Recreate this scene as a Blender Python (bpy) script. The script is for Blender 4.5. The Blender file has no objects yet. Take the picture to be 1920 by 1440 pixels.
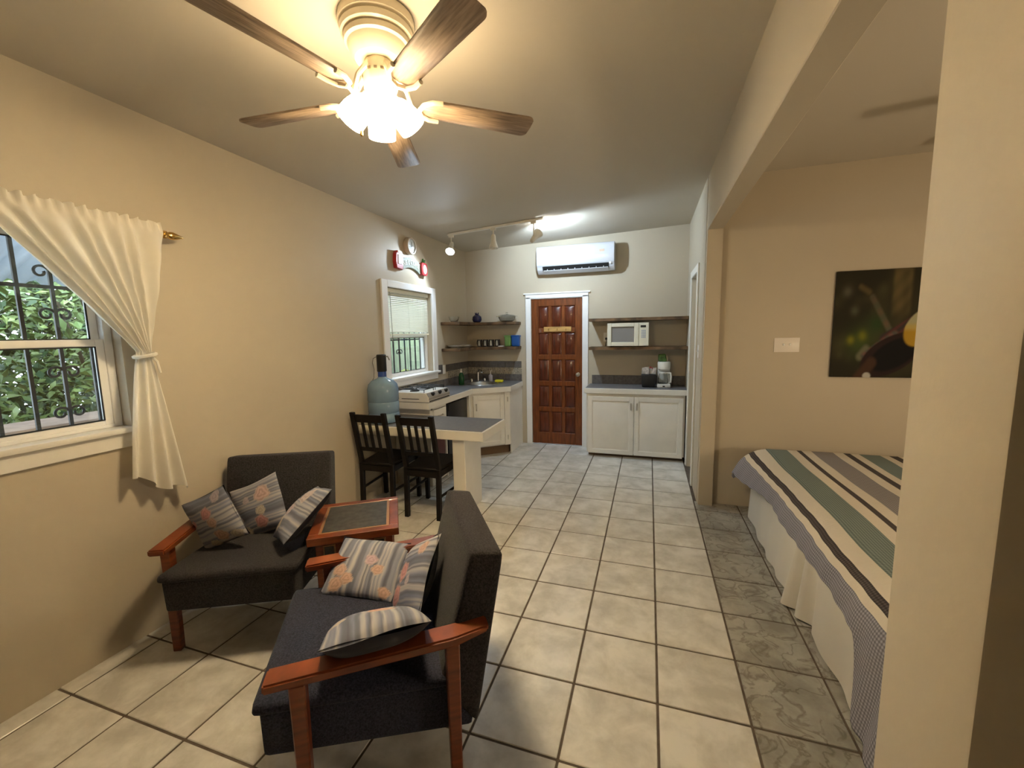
import bpy, bmesh, math, random
import numpy as np
from mathutils import Vector, Matrix
random.seed(7); rng = np.random.default_rng(7)
SC = bpy.context.scene
COL = SC.collection
PI = math.pi

# ------------------------------------------------------------------ camera, world, exposure
cam_d = bpy.data.cameras.new('camera'); cam = bpy.data.objects.new('camera', cam_d); COL.objects.link(cam)
F_PX = 781.945
cam_d.sensor_width = 36.0; cam_d.sensor_fit = 'HORIZONTAL'; cam_d.lens = F_PX / 1920 * 36.0
cam_d.clip_start = 0.02
CAM = Vector((-0.0654, -1.697, 1.569))
def _cam_axes(a, b, c):
    f = Vector((-math.sin(a)*math.cos(b), math.cos(a)*math.cos(b), math.sin(b)))
    r = Vector((math.cos(a), math.sin(a), 0)); u = r.cross(f)
    return math.cos(c)*r + math.sin(c)*u, -math.sin(c)*r + math.cos(c)*u, f
_r, _u, _f = _cam_axes(0.3178, -0.1206, -0.0186)
cam.matrix_world = Matrix(((_r.x, _u.x, -_f.x, CAM.x), (_r.y, _u.y, -_f.y, CAM.y), (_r.z, _u.z, -_f.z, CAM.z), (0, 0, 0, 1)))
SC.camera = cam
vs = SC.view_settings
SC.display_settings.display_device = 'sRGB'
vs.view_transform = 'Standard'; vs.look = 'None'; vs.gamma = 1.0; vs.use_curve_mapping = False
vs.exposure = 2.5

SKY_STRENGTH = 2.0
SHADE_EMIT = 9.5          # fan lamp glass
SHADE_COL = (1.0, 0.77, 0.48)
SPOT_POWER = 5.0           # track lamp over the window
SPOT3_POWER = 13.0         # track lamp turned to the back wall
SPOT_COL = (0.66, 0.83, 1.0)
# warm fill light added to brighten the bedroom, unseen behind the partition wall
_bl = bpy.data.lights.new('bedroom_fill', 'POINT'); _bl.energy = 11.0; _bl.color = (1.0, 0.80, 0.55); _bl.shadow_soft_size = 0.12
_bo = bpy.data.objects.new('bedroom_fill', _bl); COL.objects.link(_bo); _bo.location = (2.6, -0.35, 1.25)
W = bpy.data.worlds.new('world'); SC.world = W; W.use_nodes = True
W.node_tree.nodes['Background'].inputs[0].default_value = (0.78, 0.90, 1.0, 1)
W.node_tree.nodes['Background'].inputs[1].default_value = SKY_STRENGTH

# ------------------------------------------------------------------ helpers: materials
def mat(name, col, rough=0.5, metal=0.0, spec=0.5, noise=None, bump=None, coat=0.0, trans=0.0, ior=1.45, emit=None, alpha=None, sheen=0.0):
    """noise=(scale, amount, stretch xyz) varies the colour; bump=(scale, strength, distance)"""
    m = bpy.data.materials.new(name); m.use_nodes = True
    nt = m.node_tree; b = nt.nodes['Principled BSDF']
    def S(k, v):
        if k in b.inputs: b.inputs[k].default_value = v
    S('Base Color', (*col, 1)); S('Roughness', rough); S('Metallic', metal); S('Specular IOR Level', spec)
    S('Coat Weight', coat); S('Transmission Weight', trans); S('IOR', ior); S('Sheen Weight', sheen)
    if emit: S('Emission Color', (*emit[0], 1)); S('Emission Strength', emit[1])
    if alpha is not None: S('Alpha', alpha)
    if noise or bump:
        tc = nt.nodes.new('ShaderNodeTexCoord')
    if noise:
        mp = nt.nodes.new('ShaderNodeMapping'); nt.links.new(tc.outputs['Object'], mp.inputs[0])
        if len(noise) > 2: mp.inputs['Scale'].default_value = noise[2]
        n = nt.nodes.new('ShaderNodeTexNoise'); n.inputs['Scale'].default_value = noise[0]; n.inputs['Detail'].default_value = 6
        nt.links.new(mp.outputs[0], n.inputs['Vector'])
        r = nt.nodes.new('ShaderNodeValToRGB'); a = noise[1]
        r.color_ramp.elements[0].position = 0.3; r.color_ramp.elements[1].position = 0.7
        r.color_ramp.elements[0].color = (*[c*(1-a) for c in col], 1)
        r.color_ramp.elements[1].color = (*[min(1, c*(1+a)) for c in col], 1)
        nt.links.new(n.outputs[0], r.inputs[0]); nt.links.new(r.outputs[0], b.inputs['Base Color'])
    if bump:
        n2 = nt.nodes.new('ShaderNodeTexNoise'); n2.inputs['Scale'].default_value = bump[0]; n2.inputs['Detail'].default_value = 3
        nt.links.new(tc.outputs['Object'], n2.inputs['Vector'])
        bp = nt.nodes.new('ShaderNodeBump'); bp.inputs['Strength'].default_value = bump[1]; bp.inputs['Distance'].default_value = bump[2]
        nt.links.new(n2.outputs[0], bp.inputs['Height']); nt.links.new(bp.outputs[0], b.inputs['Normal'])
    return m

def vcol_mat(name, rough=0.8, bump=None, spec=0.3):
    m = mat(name, (1, 1, 1), rough, spec=spec, bump=bump)
    nt = m.node_tree; a = nt.nodes.new('ShaderNodeVertexColor'); a.layer_name = 'Col'
    nt.links.new(a.outputs[0], nt.nodes['Principled BSDF'].inputs['Base Color'])
    return m

def tile_mat(name, c0, c1, c2, scale, rough, vein=None):
    m = mat(name, c0, rough)
    nt = m.node_tree; b = nt.nodes['Principled BSDF']
    geo = nt.nodes.new('ShaderNodeNewGeometry')
    oi = nt.nodes.new('ShaderNodeObjectInfo')
    add = nt.nodes.new('ShaderNodeVectorMath'); add.operation = 'ADD'
    mul = nt.nodes.new('ShaderNodeVectorMath'); mul.operation = 'SCALE'; mul.inputs[3].default_value = 13.0
    comb = nt.nodes.new('ShaderNodeCombineXYZ')
    for i in range(3): nt.links.new(oi.outputs['Random'], comb.inputs[i])
    nt.links.new(comb.outputs[0], mul.inputs[0])
    nt.links.new(geo.outputs['Position'], add.inputs[0]); nt.links.new(mul.outputs[0], add.inputs[1])
    n = nt.nodes.new('ShaderNodeTexNoise'); n.inputs['Scale'].default_value = scale; n.inputs['Detail'].default_value = 8; n.inputs['Roughness'].default_value = 0.62
    n.inputs['Distortion'].default_value = 0.25
    nt.links.new(add.outputs[0], n.inputs['Vector'])
    r = nt.nodes.new('ShaderNodeValToRGB'); e = r.color_ramp.elements
    e[0].position = 0.36; e[0].color = (*c0, 1); e[1].position = 0.64; e[1].color = (*c2, 1)
    k = e.new(0.5); k.color = (*c1, 1)
    nt.links.new(n.outputs[0], r.inputs[0]); out = r.outputs[0]
    if vein:
        v = nt.nodes.new('ShaderNodeTexNoise'); v.inputs['Scale'].default_value = 8.0; v.inputs['Detail'].default_value = 5; v.inputs['Distortion'].default_value = 0.7
        nt.links.new(add.outputs[0], v.inputs['Vector'])
        rr = nt.nodes.new('ShaderNodeValToRGB'); q = rr.color_ramp.elements
        q[0].position = 0.462; q[0].color = (1, 1, 1, 1); q[1].position = 0.538; q[1].color = (1, 1, 1, 1)
        z = q.new(0.5); z.color = (*vein, 1)
        nt.links.new(v.outputs[0], rr.inputs[0])
        mx = nt.nodes.new('ShaderNodeMix'); mx.data_type = 'RGBA'; mx.blend_type = 'MULTIPLY'; mx.inputs[0].default_value = 1.0
        nt.links.new(out, mx.inputs[6]); nt.links.new(rr.outputs[0], mx.inputs[7]); out = mx.outputs[2]
    nt.links.new(out, b.inputs['Base Color'])
    return m

def glass_mat(name, col, rough=0.02, mix=0.9):
    """thin pane: mostly transparent with a clear reflection"""
    m = bpy.data.materials.new(name); m.use_nodes = True; nt = m.node_tree; nt.nodes.clear()
    o = nt.nodes.new('ShaderNodeOutputMaterial'); t = nt.nodes.new('ShaderNodeBsdfTransparent'); t.inputs[0].default_value = (*col, 1)
    g = nt.nodes.new('ShaderNodeBsdfGlossy'); g.inputs['Roughness'].default_value = rough
    x = nt.nodes.new('ShaderNodeMixShader'); x.inputs[0].default_value = 1-mix
    nt.links.new(t.outputs[0], x.inputs[1]); nt.links.new(g.outputs[0], x.inputs[2]); nt.links.new(x.outputs[0], o.inputs[0])
    return m

def cloth_thin(name, col, tr=0.35, bump=None):
    m = bpy.data.materials.new(name); m.use_nodes = True; nt = m.node_tree; nt.nodes.clear()
    o = nt.nodes.new('ShaderNodeOutputMaterial'); d = nt.nodes.new('ShaderNodeBsdfDiffuse'); t = nt.nodes.new('ShaderNodeBsdfTranslucent')
    d.inputs[0].default_value = (*col, 1); t.inputs[0].default_value = (*col, 1)
    x = nt.nodes.new('ShaderNodeMixShader'); x.inputs[0].default_value = tr
    nt.links.new(d.outputs[0], x.inputs[1]); nt.links.new(t.outputs[0], x.inputs[2]); nt.links.new(x.outputs[0], o.inputs[0])
    return m

# palette
M = {}
M['wall'] = mat('wall_paint', (0.52, 0.455, 0.345), 0.5, spec=0.3, noise=(1.3, 0.03), bump=(55, 0.12, 0.004))
M['ceil'] = mat('ceiling_paint', (0.56, 0.51, 0.42), 0.7, bump=(30, 0.06, 0.004))
M['white'] = mat('white_gloss_paint', (0.78, 0.75, 0.68), 0.35, noise=(6, 0.04))
M['trimwhite'] = mat('trim_paint', (0.86, 0.86, 0.85), 0.35)
M['grout'] = mat('grout', (0.11, 0.085, 0.062), 0.9, noise=(20, 0.25))
M['tile'] = tile_mat('floor_tile_cream', (0.52, 0.50, 0.45), (0.63, 0.61, 0.56), (0.74, 0.72, 0.67), 6.0, 0.24)
M['tile2'] = tile_mat('floor_tile_grey', (0.24, 0.23, 0.20), (0.33, 0.32, 0.285), (0.42, 0.41, 0.37), 5.0, 0.28, vein=(0.58, 0.56, 0.52))
M['redwood'] = mat('varnished_red_wood', (0.165, 0.036, 0.009), 0.38, noise=(9, 0.35, (1, 1, 6)), coat=0.12)
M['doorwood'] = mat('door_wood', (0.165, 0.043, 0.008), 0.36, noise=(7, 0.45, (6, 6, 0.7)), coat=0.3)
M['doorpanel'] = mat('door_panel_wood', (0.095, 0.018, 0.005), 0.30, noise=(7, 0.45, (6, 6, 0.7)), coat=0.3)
M['blade'] = mat('fan_blade_wood', (0.31, 0.225, 0.155), 0.55, noise=(7, 0.45, (1.2, 14, 14)))
M['cream'] = mat('cream_enamel', (0.72, 0.64, 0.47), 0.3)
M['navy'] = mat('charcoal_weave', (0.027, 0.029, 0.046), 0.95, noise=(160, 0.5), bump=(260, 0.6, 0.004), spec=0.15, sheen=0.06)
M['charcoal'] = mat('brown_charcoal_weave', (0.030, 0.027, 0.028), 0.95, noise=(160, 0.5), bump=(260, 0.6, 0.004), spec=0.15, sheen=0.06)
M['black'] = mat('matt_black', (0.012, 0.012, 0.012), 0.5)
M['blackgloss'] = mat('black_gloss', (0.010, 0.010, 0.011), 0.35)
M['espresso'] = mat('espresso_wood', (0.006, 0.004, 0.003), 0.5, spec=0.3)
M['shelf'] = mat('rough_shelf_wood', (0.13, 0.075, 0.035), 0.7, noise=(9, 0.6, (1, 1, 1)), bump=(25, 0.5, 0.01))
M['grey'] = mat('grey_laminate', (0.17, 0.17, 0.18), 0.32, noise=(40, 0.12))
M['slate'] = mat('dark_stone_inset', (0.048, 0.046, 0.040), 0.35, noise=(30, 0.5))
M['chrome'] = mat('steel', (0.62, 0.62, 0.62), 0.2, metal=1)
M['brass'] = mat('brass', (0.75, 0.48, 0.16), 0.2, metal=1)
M['nickel'] = mat('nickel', (0.55, 0.52, 0.47), 0.3, metal=1)
M['glass'] = glass_mat('window_glass', (0.93, 0.96, 0.96), 0.02, 0.93)
M['clear'] = mat('clear_glass', (0.95, 0.97, 0.97), 0.03, trans=1.0, ior=1.45)
M['curtain'] = cloth_thin('curtain_muslin', (0.84, 0.80, 0.70), 0.22)
M['skirt'] = mat('skirt_cotton', (0.66, 0.63, 0.56), 0.9)
M['iron'] = mat('grille_iron', (0.02, 0.02, 0.022), 0.5)
M['wallstain'] = M['wall']

# ------------------------------------------------------------------ helpers: geometry
def finish(bm, sharp=35):
    bm.normal_update()
    for f in bm.faces: f.smooth = True
    lim = math.radians(sharp)
    for e in bm.edges:
        if len(e.link_faces) == 2:
            try:
                if e.calc_face_angle() > lim: e.smooth = False
            except ValueError: pass
def obj(name, bm, m, parent=None, label=None, sharp=35, keep=False):
    finish(bm, sharp)
    me = bpy.data.meshes.new(name); bm.to_mesh(me)
    if not keep: bm.free()
    for x in (m if isinstance(m, (list, tuple)) else [m]): me.materials.append(x)
    o = bpy.data.objects.new(name, me); COL.objects.link(o)
    if parent is not None: o.parent = parent
    if label: o['label'] = label
    return o
def thing(name, label, cat, loc=(0, 0, 0), rz=0.0, group=None):
    o = bpy.data.objects.new(name, None); COL.objects.link(o); o.empty_display_size = 0.05
    o.location = loc; o.rotation_euler = (0, 0, rz); o['label'] = label; o['category'] = cat
    if group: o['group'] = group
    return o
def tag(o, label, cat, group=None):
    o['label'] = label; o['category'] = cat
    if group: o['group'] = group
    return o
def struct(name, bm, m, parent=None):
    o = obj(name, bm, m, parent)
    if parent is None: o['kind'] = 'structure'
    return o
def copy_tree(o, parent=None):
    c = o.copy(); COL.objects.link(c)
    if parent is not None: c.parent = parent
    for ch in list(o.children): copy_tree(ch, c)
    return c
def BM(): return bmesh.new()
def merge(bm, tmp, mtx=None, mi=0):
    vm = {}
    for v in tmp.verts: vm[v] = bm.verts.new(mtx @ v.co if mtx is not None else v.co)
    for f in tmp.faces:
        try: nf = bm.faces.new([vm[v] for v in f.verts]); nf.material_index = mi if mi else f.material_index
        except ValueError: pass
    tmp.free()
    return bm
def box(bm, lo, hi, bev=0.0, mtx=None, mi=0, seg=1):
    t = bmesh.new(); bmesh.ops.create_cube(t, size=1)
    lo = Vector(lo); hi = Vector(hi)
    for v in t.verts: v.co = Vector((lo[i] + (v.co[i]+0.5)*(hi[i]-lo[i]) for i in range(3)))
    if bev > 0: bmesh.ops.bevel(t, geom=list(t.edges), offset=bev, segments=seg, affect='EDGES', profile=0.5)
    return merge(bm, t, mtx, mi)
def bx(lo, hi, bev=0.0, seg=1): return box(BM(), lo, hi, bev, seg=seg)
def hexa(bm, c, bev=0.0, mi=0):
    """c: bottom 4 (ccw) then top 4"""
    t = bmesh.new(); v = [t.verts.new(p) for p in c]
    for f in ((3, 2, 1, 0), (4, 5, 6, 7), (0, 1, 5, 4), (1, 2, 6, 5), (2, 3, 7, 6), (3, 0, 4, 7)): t.faces.new([v[i] for i in f])
    bmesh.ops.recalc_face_normals(t, faces=t.faces)
    if bev: bmesh.ops.bevel(t, geom=list(t.edges), offset=bev, segments=1, affect='EDGES')
    return merge(bm, t, None, mi)
def prism(bm, pts, axis, a, b, bev=0.0, mi=0):
    """polygon pts in the two other axes, extruded along axis from a to b"""
    def P(p, h):
        if axis == 'z': return (p[0], p[1], h)
        if axis == 'y': return (p[0], h, p[1])
        return (h, p[0], p[1])
    t = bmesh.new(); A = [t.verts.new(P(p, a)) for p in pts]; B = [t.verts.new(P(p, b)) for p in pts]
    t.faces.new(A); t.faces.new(B[::-1]); n = len(pts)
    for i in range(n): t.faces.new((A[i], B[i], B[(i+1) % n], A[(i+1) % n]))
    bmesh.ops.recalc_face_normals(t, faces=t.faces)
    if bev: bmesh.ops.bevel(t, geom=list(t.edges), offset=bev, segments=1, affect='EDGES')
    return merge(bm, t, None, mi)
def tube(bm, pts, r, n=8, cap=True, mi=0, closed=False):
    pts = [Vector(p) for p in pts]; rs = r if isinstance(r, (list, tuple)) else [r]*len(pts)
    rings = []; ref = None; N = len(pts)
    for i, p in enumerate(pts):
        if closed: d = pts[(i+1) % N]-pts[i-1]
        else: d = (pts[min(i+1, N-1)]-pts[max(i-1, 0)])
        d.normalize()
        if ref is None:
            ref = Vector((0, 0, 1)) if abs(d.z) < 0.9 else Vector((1, 0, 0))
        u = ref - d*ref.dot(d); u.normalize(); ref = u; v = d.cross(u)
        rings.append([bm.verts.new(p + (u*math.cos(2*PI*k/n)+v*math.sin(2*PI*k/n))*rs[i]) for k in range(n)])
    m = N if closed else N-1
    for i in range(m):
        a, b = rings[i], rings[(i+1) % N]
        for k in range(n):
            f = bm.faces.new((a[k], a[(k+1) % n], b[(k+1) % n], b[k])); f.material_index = mi
    if cap and not closed:
        bm.faces.new(rings[0][::-1]).material_index = mi; bm.faces.new(rings[-1]).material_index = mi
    return bm
def lathe(bm, prof, n=24, mtx=None, mi=0, cap=(True, True)):
    """prof: (r, z) from bottom to top"""
    t = bmesh.new(); rings = []
    for r, z in prof: rings.append([t.verts.new((r*math.cos(2*PI*k/n), r*math.sin(2*PI*k/n), z)) for k in range(n)])
    for a, b in zip(rings, rings[1:]):
        for k in range(n): t.faces.new((a[k], a[(k+1) % n], b[(k+1) % n], b[k]))
    if cap[0]: t.faces.new(rings[0][::-1])
    if cap[1]: t.faces.new(rings[-1])
    return merge(bm, t, mtx, mi)
def axis_mtx(o, d, up=(0, 0, 1)):
    """matrix whose z axis is d"""
    z = Vector(d).normalized(); x = Vector(up).cross(z)
    if x.length < 1e-4: x = Vector((1, 0, 0))
    x.normalize(); y = z.cross(x); o = Vector(o)
    return Matrix(((x.x, y.x, z.x, o.x), (x.y, y.y, z.y, o.y), (x.z, y.z, z.z, o.z), (0, 0, 0, 1)))
def soft(bm, corners, size, r, n=10, top=0.0, front=0.0, mi=0):
    """rounded upholstered block: unit rounded box of real `size`, mapped onto 8 corners (bottom ccw, top ccw)"""
    h = Vector(size)/2; t = bmesh.new(); grid = {}
    def remap(a): return math.sin(a*PI/2)
    idx = [(-1+2*i/n) for i in range(n+1)]
    def vert(a, b, c):
        key = (round(a, 4), round(b, 4), round(c, 4))
        if key in grid: return grid[key]
        p = Vector((remap(a)*h.x, remap(b)*h.y, remap(c)*h.z))
        q = Vector((max(-(h[i]-r), min(h[i]-r, p[i])) for i in range(3)))
        d = p-q
        if d.length > 1e-9: p = q+d.normalized()*r
        x, y = p.x/h.x, p.y/h.y
        if c > 0: p.z += top*(1-x*x)*(1-y*y)*max(0, p.z/h.z)
        if b < 0: p.y -= front*(1-x*x)*(1-(p.z/h.z)**2)
        s = [(p[i]/h[i]+1)/2 for i in range(3)]
        C = [Vector(k) for k in corners]
        lo = (C[0]*(1-s[0])+C[1]*s[0])*(1-s[1])+(C[3]*(1-s[0])+C[2]*s[0])*s[1]
        hi = (C[4]*(1-s[0])+C[5]*s[0])*(1-s[1])+(C[7]*(1-s[0])+C[6]*s[0])*s[1]
        grid[key] = t.verts.new(lo*(1-s[2])+hi*s[2]); return grid[key]
    for ax in range(3):
        for sgn in (-1, 1):
            for i in range(n):
                for j in range(n):
                    q = []
                    for a, b in ((i, j), (i+1, j), (i+1, j+1), (i, j+1)):
                        c = [0, 0, 0]; c[ax] = sgn; c[(ax+1) % 3] = idx[a]; c[(ax+2) % 3] = idx[b]; q.append(vert(*c))
                    try: t.faces.new(q)
                    except ValueError: pass
    bmesh.ops.recalc_face_normals(t, faces=t.faces)
    return merge(bm, t, None, mi)
def text_bm(bm, s, size, depth, mtx, mi=0):
    cu = bpy.data.curves.new('txt', 'FONT'); cu.body = s; cu.size = size; cu.extrude = depth; cu.align_x = 'CENTER'; cu.align_y = 'CENTER'; cu.resolution_u = 3
    o = bpy.data.objects.new('txt', cu); COL.objects.link(o)
    dg = bpy.context.evaluated_depsgraph_get(); me = bpy.data.meshes.new_from_object(o.evaluated_get(dg))
    t = bmesh.new(); t.from_mesh(me); bpy.data.objects.remove(o); bpy.data.curves.remove(cu); bpy.data.meshes.remove(me)
    return merge(bm, t, mtx, mi)

# ------------------------------------------------------------------ the room
XL, YB, XR = -2.595, 3.94, 0.378          # left wall, back wall, right wall of the living room
PX0, PX1 = 0.382, 0.503                   # beam / column / pillar thickness
BEDY = 2.33; T = 0.356                    # bedroom back wall, tile pitch
def ceil_z(x): return 2.735 + (x - XL)*0.036

# floor: grout slab with every tile a piece of its own
fl = BM(); box(fl, (-2.75, -3.1, -0.12), (3.9, 4.1, -0.004))
floor = struct('floor', fl, M['grout'])
full = {}
def tile_mesh(w, d, m):
    k = (round(w, 3), round(d, 3), m.name)
    if k not in full:
        b = BM(); box(b, (-w/2, -d/2, -0.012), (w/2, d/2, 0), bev=0.0025)
        finish(b); me = bpy.data.meshes.new('tile'); b.to_mesh(me); b.free(); me.materials.append(m); full[k] = me
    return full[k]
G = 0.0050
def lay(x0, x1, y0, y1, m, i0, i1, j0, j1):
    for i in range(i0, i1):
        for j in range(j0, j1):
            a, b = max(i*T+G, x0), min((i+1)*T-G, x1); c, d = max(j*T+G, y0), min((j+1)*T-G, y1)
            if b-a < 0.01 or d-c < 0.01: continue
            o = bpy.data.objects.new('tile', tile_mesh(b-a, d-c, m)); COL.objects.link(o); o.parent = floor
            o.location = ((a+b)/2, (c+d)/2, random.uniform(-0.0006, 0.0006))
lay(XL, T-G, -2.4, YB, M['tile'], -8, 1, -7, 12)
lay(T+G, 2.2, -2.4, BEDY, M['tile2'], 1, 7, -7, 7)

# ceilings
c = BM(); hexa(c, [(-2.75, -3.1, ceil_z(-2.75)), (PX1, -3.1, ceil_z(PX1)), (PX1, 4.1, ceil_z(PX1)), (-2.75, 4.1, ceil_z(-2.75)),
                   (-2.75, -3.1, 3.0), (PX1, -3.1, 3.0), (PX1, 4.1, 3.0), (-2.75, 4.1, 3.0)])
struct('ceiling', c, M['ceil'])
struct('ceiling', bx((PX1, -3.1, 2.83), (3.9, 2.5, 3.0)), M['ceil'])

# left wall with two window openings
W1 = (-1.42, -0.30, 1.13, 2.10)           # living-room window: y0, y1, z0, z1
W2 = (1.985, 2.885, 1.125, 2.06)          # kitchen window
lw = BM(); XO = -2.75
def wseg(y0, y1, z0, z1): box(lw, (XO, y0, z0), (XL, y1, z1))
zt = 2.79
wseg(-3.1, W1[0], -0.1, zt); wseg(W1[0], W1[1], -0.1, W1[2]); wseg(W1[0], W1[1], W1[3], zt)
wseg(W1[1], W2[0], -0.1, zt); wseg(W2[0], W2[1], -0.1, W2[2]); wseg(W2[0], W2[1], W2[3], zt); wseg(W2[1], 4.1, -0.1, zt)
struct('wall_left', lw, M['wall'])
# back wall with the door opening
DX0, DX1, DZ = -1.625, -0.915, 2.035
bw = BM(); box(bw, (XL, YB, -0.1), (DX0, 4.1, 2.95)); box(bw, (DX0, YB, DZ), (DX1, 4.1, 2.95)); box(bw, (DX1, YB, -0.1), (0.503, 4.1, 2.95))
struct('wall_back', bw, M['wall'])
# right wall beyond the column, with a doorway
RY0, RY1, RZ = 2.80, 3.40, 2.13
rw = BM(); box(rw, (XR, 2.31, -0.1), (0.503, RY0, 2.95)); box(rw, (XR, RY0, RZ), (0.503, RY1, 2.95)); box(rw, (XR, RY1, -0.1), (0.503, YB, 2.95))
struct('wall_right', rw, M['wall'])
struct('beam', bx((PX0, -0.90, 2.40), (PX1, 2.33, 2.95), 0.004), M['wall'])
struct('column', bx((PX0, 2.255, -0.1), (PX1, 2.33, 2.405), 0.004), M['wall'])
# thick wall whose end is the pillar at the right
struct('wall_partition', bx((PX0, -0.994, -0.1), (3.9, -0.766, 2.95), 0.005, 2), M['wall'])
struct('wall_bedroom', bx((PX1, BEDY, -0.1), (3.9, 2.5, 2.95)), M['wall'])
struct('wall_far_right', bx((3.75, -0.8, -0.1), (3.9, 2.4, 2.95)), M['wall'])
struct('wall_front', bx((-2.75, -3.1, -0.1), (1.4, -2.95, 2.95)), M['wall'])
struct('wall_hall', bx((1.25, -3.0, -0.1), (1.4, -0.99, 2.95)), M['wall'])

# ------------------------------------------------------------------ living-room window
def sash_window(name, Wd, mid, xg, frame, casing):
    y0, y1, z0, z1 = Wd
    b = BM(); f = 0.035
    box(b, (xg-0.05, y0, z0), (xg+0.03, y0+f, z1), 0.003); box(b, (xg-0.05, y1-f, z0), (xg+0.03, y1, z1), 0.003)
    box(b, (xg-0.049, y0+f, z1-f), (xg+0.029, y1-f, z1), 0.003); box(b, (xg-0.049, y0+f, z0), (xg+0.029, y1-f, z0+0.02), 0.003)
    w = struct(name, b, frame)
    def sash(zz0, zz1, xo, nm):
        s = BM(); r = 0.035
        box(s, (xo-0.012, y0+f, zz0), (xo+0.012, y0+f+r, zz1), 0.003); box(s, (xo-0.012, y1-f-r, zz0), (xo+0.012, y1-f, zz1), 0.003)
        box(s, (xo-0.0115, y0+f+r, zz0), (xo+0.0115, y1-f-r, zz0+r), 0.003); box(s, (xo-0.0115, y0+f+r, zz1-r), (xo+0.0115, y1-f-r, zz1), 0.003)
        so = obj('sash', s, frame, w)
        g = BM(); box(g, (xo-0.002, y0+f+r-0.002, zz0+r-0.002), (xo+0.002, y1-f-r+0.002, zz1-r+0.002)); obj('pane', g, M['glass'], so)
        k = BM()
        for lo, hi in (((xo+0.010, y0+f+r, zz0+r), (xo+0.0135, y0+f+r+0.006, zz1-r)), ((xo+0.010, y1-f-r-0.006, zz0+r), (xo+0.0135, y1-f-r, zz1-r)),
                       ((xo+0.010, y0+f+r, zz0+r), (xo+0.0135, y1-f-r, zz0+r+0.006)), ((xo+0.010, y0+f+r, zz1-r-0.006), (xo+0.0135, y1-f-r, zz1-r))): box(k, lo, hi)
        obj('gasket', k, M['black'], so)
    sash(z0+0.006, mid+0.018, xg+0.013, 'lower'); sash(mid-0.018, z1-f, xg-0.018, 'upper')
    return w
w1 = sash_window('window_1', W1, 1.56, -2.69, M['trimwhite'], False)
s = BM(); box(s, (-2.66, W1[0]-0.02, 1.105), (XL+0.035, W1[1]+0.02, 1.133), 0.006, seg=2); obj('window_sill', s, M['white'], w1)
s = BM(); box(s, (XL, W1[0]-0.01, 1.03), (XL+0.016, W1[1]+0.005, 1.105), 0.003); obj('window_apron', s, M['white'], w1)
w2 = sash_window('window_2', W2, 1.56, -2.69, M['trimwhite'], True)
s = BM(); t_ = 0.10
box(s, (XL, W2[0]-t_, W2[2]-0.02), (XL+0.022, W2[0], W2[3]+0.07), 0.004); box(s, (XL, W2[1], W2[2]-0.02), (XL+0.022, W2[1]+t_, W2[3]+0.07), 0.004)
box(s, (XL, W2[0], W2[3]), (XL+0.022, W2[1], W2[3]+0.07), 0.004); obj('window_casing', s, M['trimwhite'], w2)
s = BM(); box(s, (-2.66, W2[0]-0.10, 1.10), (XL+0.05, W2[1]+0.115, 1.127), 0.006, seg=2); obj('window_sill', s, M['trimwhite'], w2)
s = BM(); box(s, (XL, W2[0]-0.09, 1.03), (XL+0.02, W2[1]+0.09, 1.10), 0.003); obj('window_apron', s, M['trimwhite'], w2)

# venetian blind: each slat a piece
bl = thing('venetian_blind', 'cream venetian blind lowered halfway in the kitchen window', 'blind', (-2.635, 2.435, 2.06))
b = BM(); box(b, (-0.02, -0.435, -0.045), (0.02, 0.435, -0.002), 0.003); M['blind'] = mat('blind_enamel', (0.80, 0.79, 0.66), 0.4); obj('headrail', b, M['blind'], bl)
sl = BM(); mt = Matrix.Rotation(math.radians(50), 4, 'Y')
for k in range(5): pass
P5 = [(-0.0125, 0.0), (-0.006, 0.002), (0.0, 0.0028), (0.006, 0.002), (0.0125, 0.0)]
t = bmesh.new(); A = [[t.verts.new((x, y, z+dz)) for x, z in P5] for y, dz in ((-0.43, 0.0), (0.43, 0.0), (0.43, -0.0008), (-0.43, -0.0008))]
for i in range(4):
    for r_ in range(4): t.faces.new((A[r_][i], A[r_][i+1], A[(r_+1) % 4][i+1], A[(r_+1) % 4][i]))
merge(sl, t, mt); slat0 = obj('slat', sl, M['blind'], bl); slat0.location = (0, 0, -0.062)
NS = 21
for k in range(1, NS):
    s = slat0.copy(); COL.objects.link(s); s.location = (0, 0, -0.062-k*0.0193)
zb = -0.062-NS*0.0193
b = BM(); box(b, (-0.013, -0.432, zb-0.024), (0.013, 0.432, zb-0.002), 0.003); obj('bottom_rail', b, M['blind'], bl)
b = BM()
for y in (-0.34, 0.0, 0.34):
    b = BM(); tube(b, [(0.0135, y, -0.04), (0.0135, y, zb)], 0.0012, 5); obj('ladder_cord', b, M['blind'], bl)
b = BM(); tube(b, [(0.022, -0.36, -0.04), (0.026, -0.355, -0.55)], 0.004, 6); obj('tilt_wand', b, mat('wand_plastic', (0.35, 0.36, 0.30), 0.3), bl)

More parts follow.
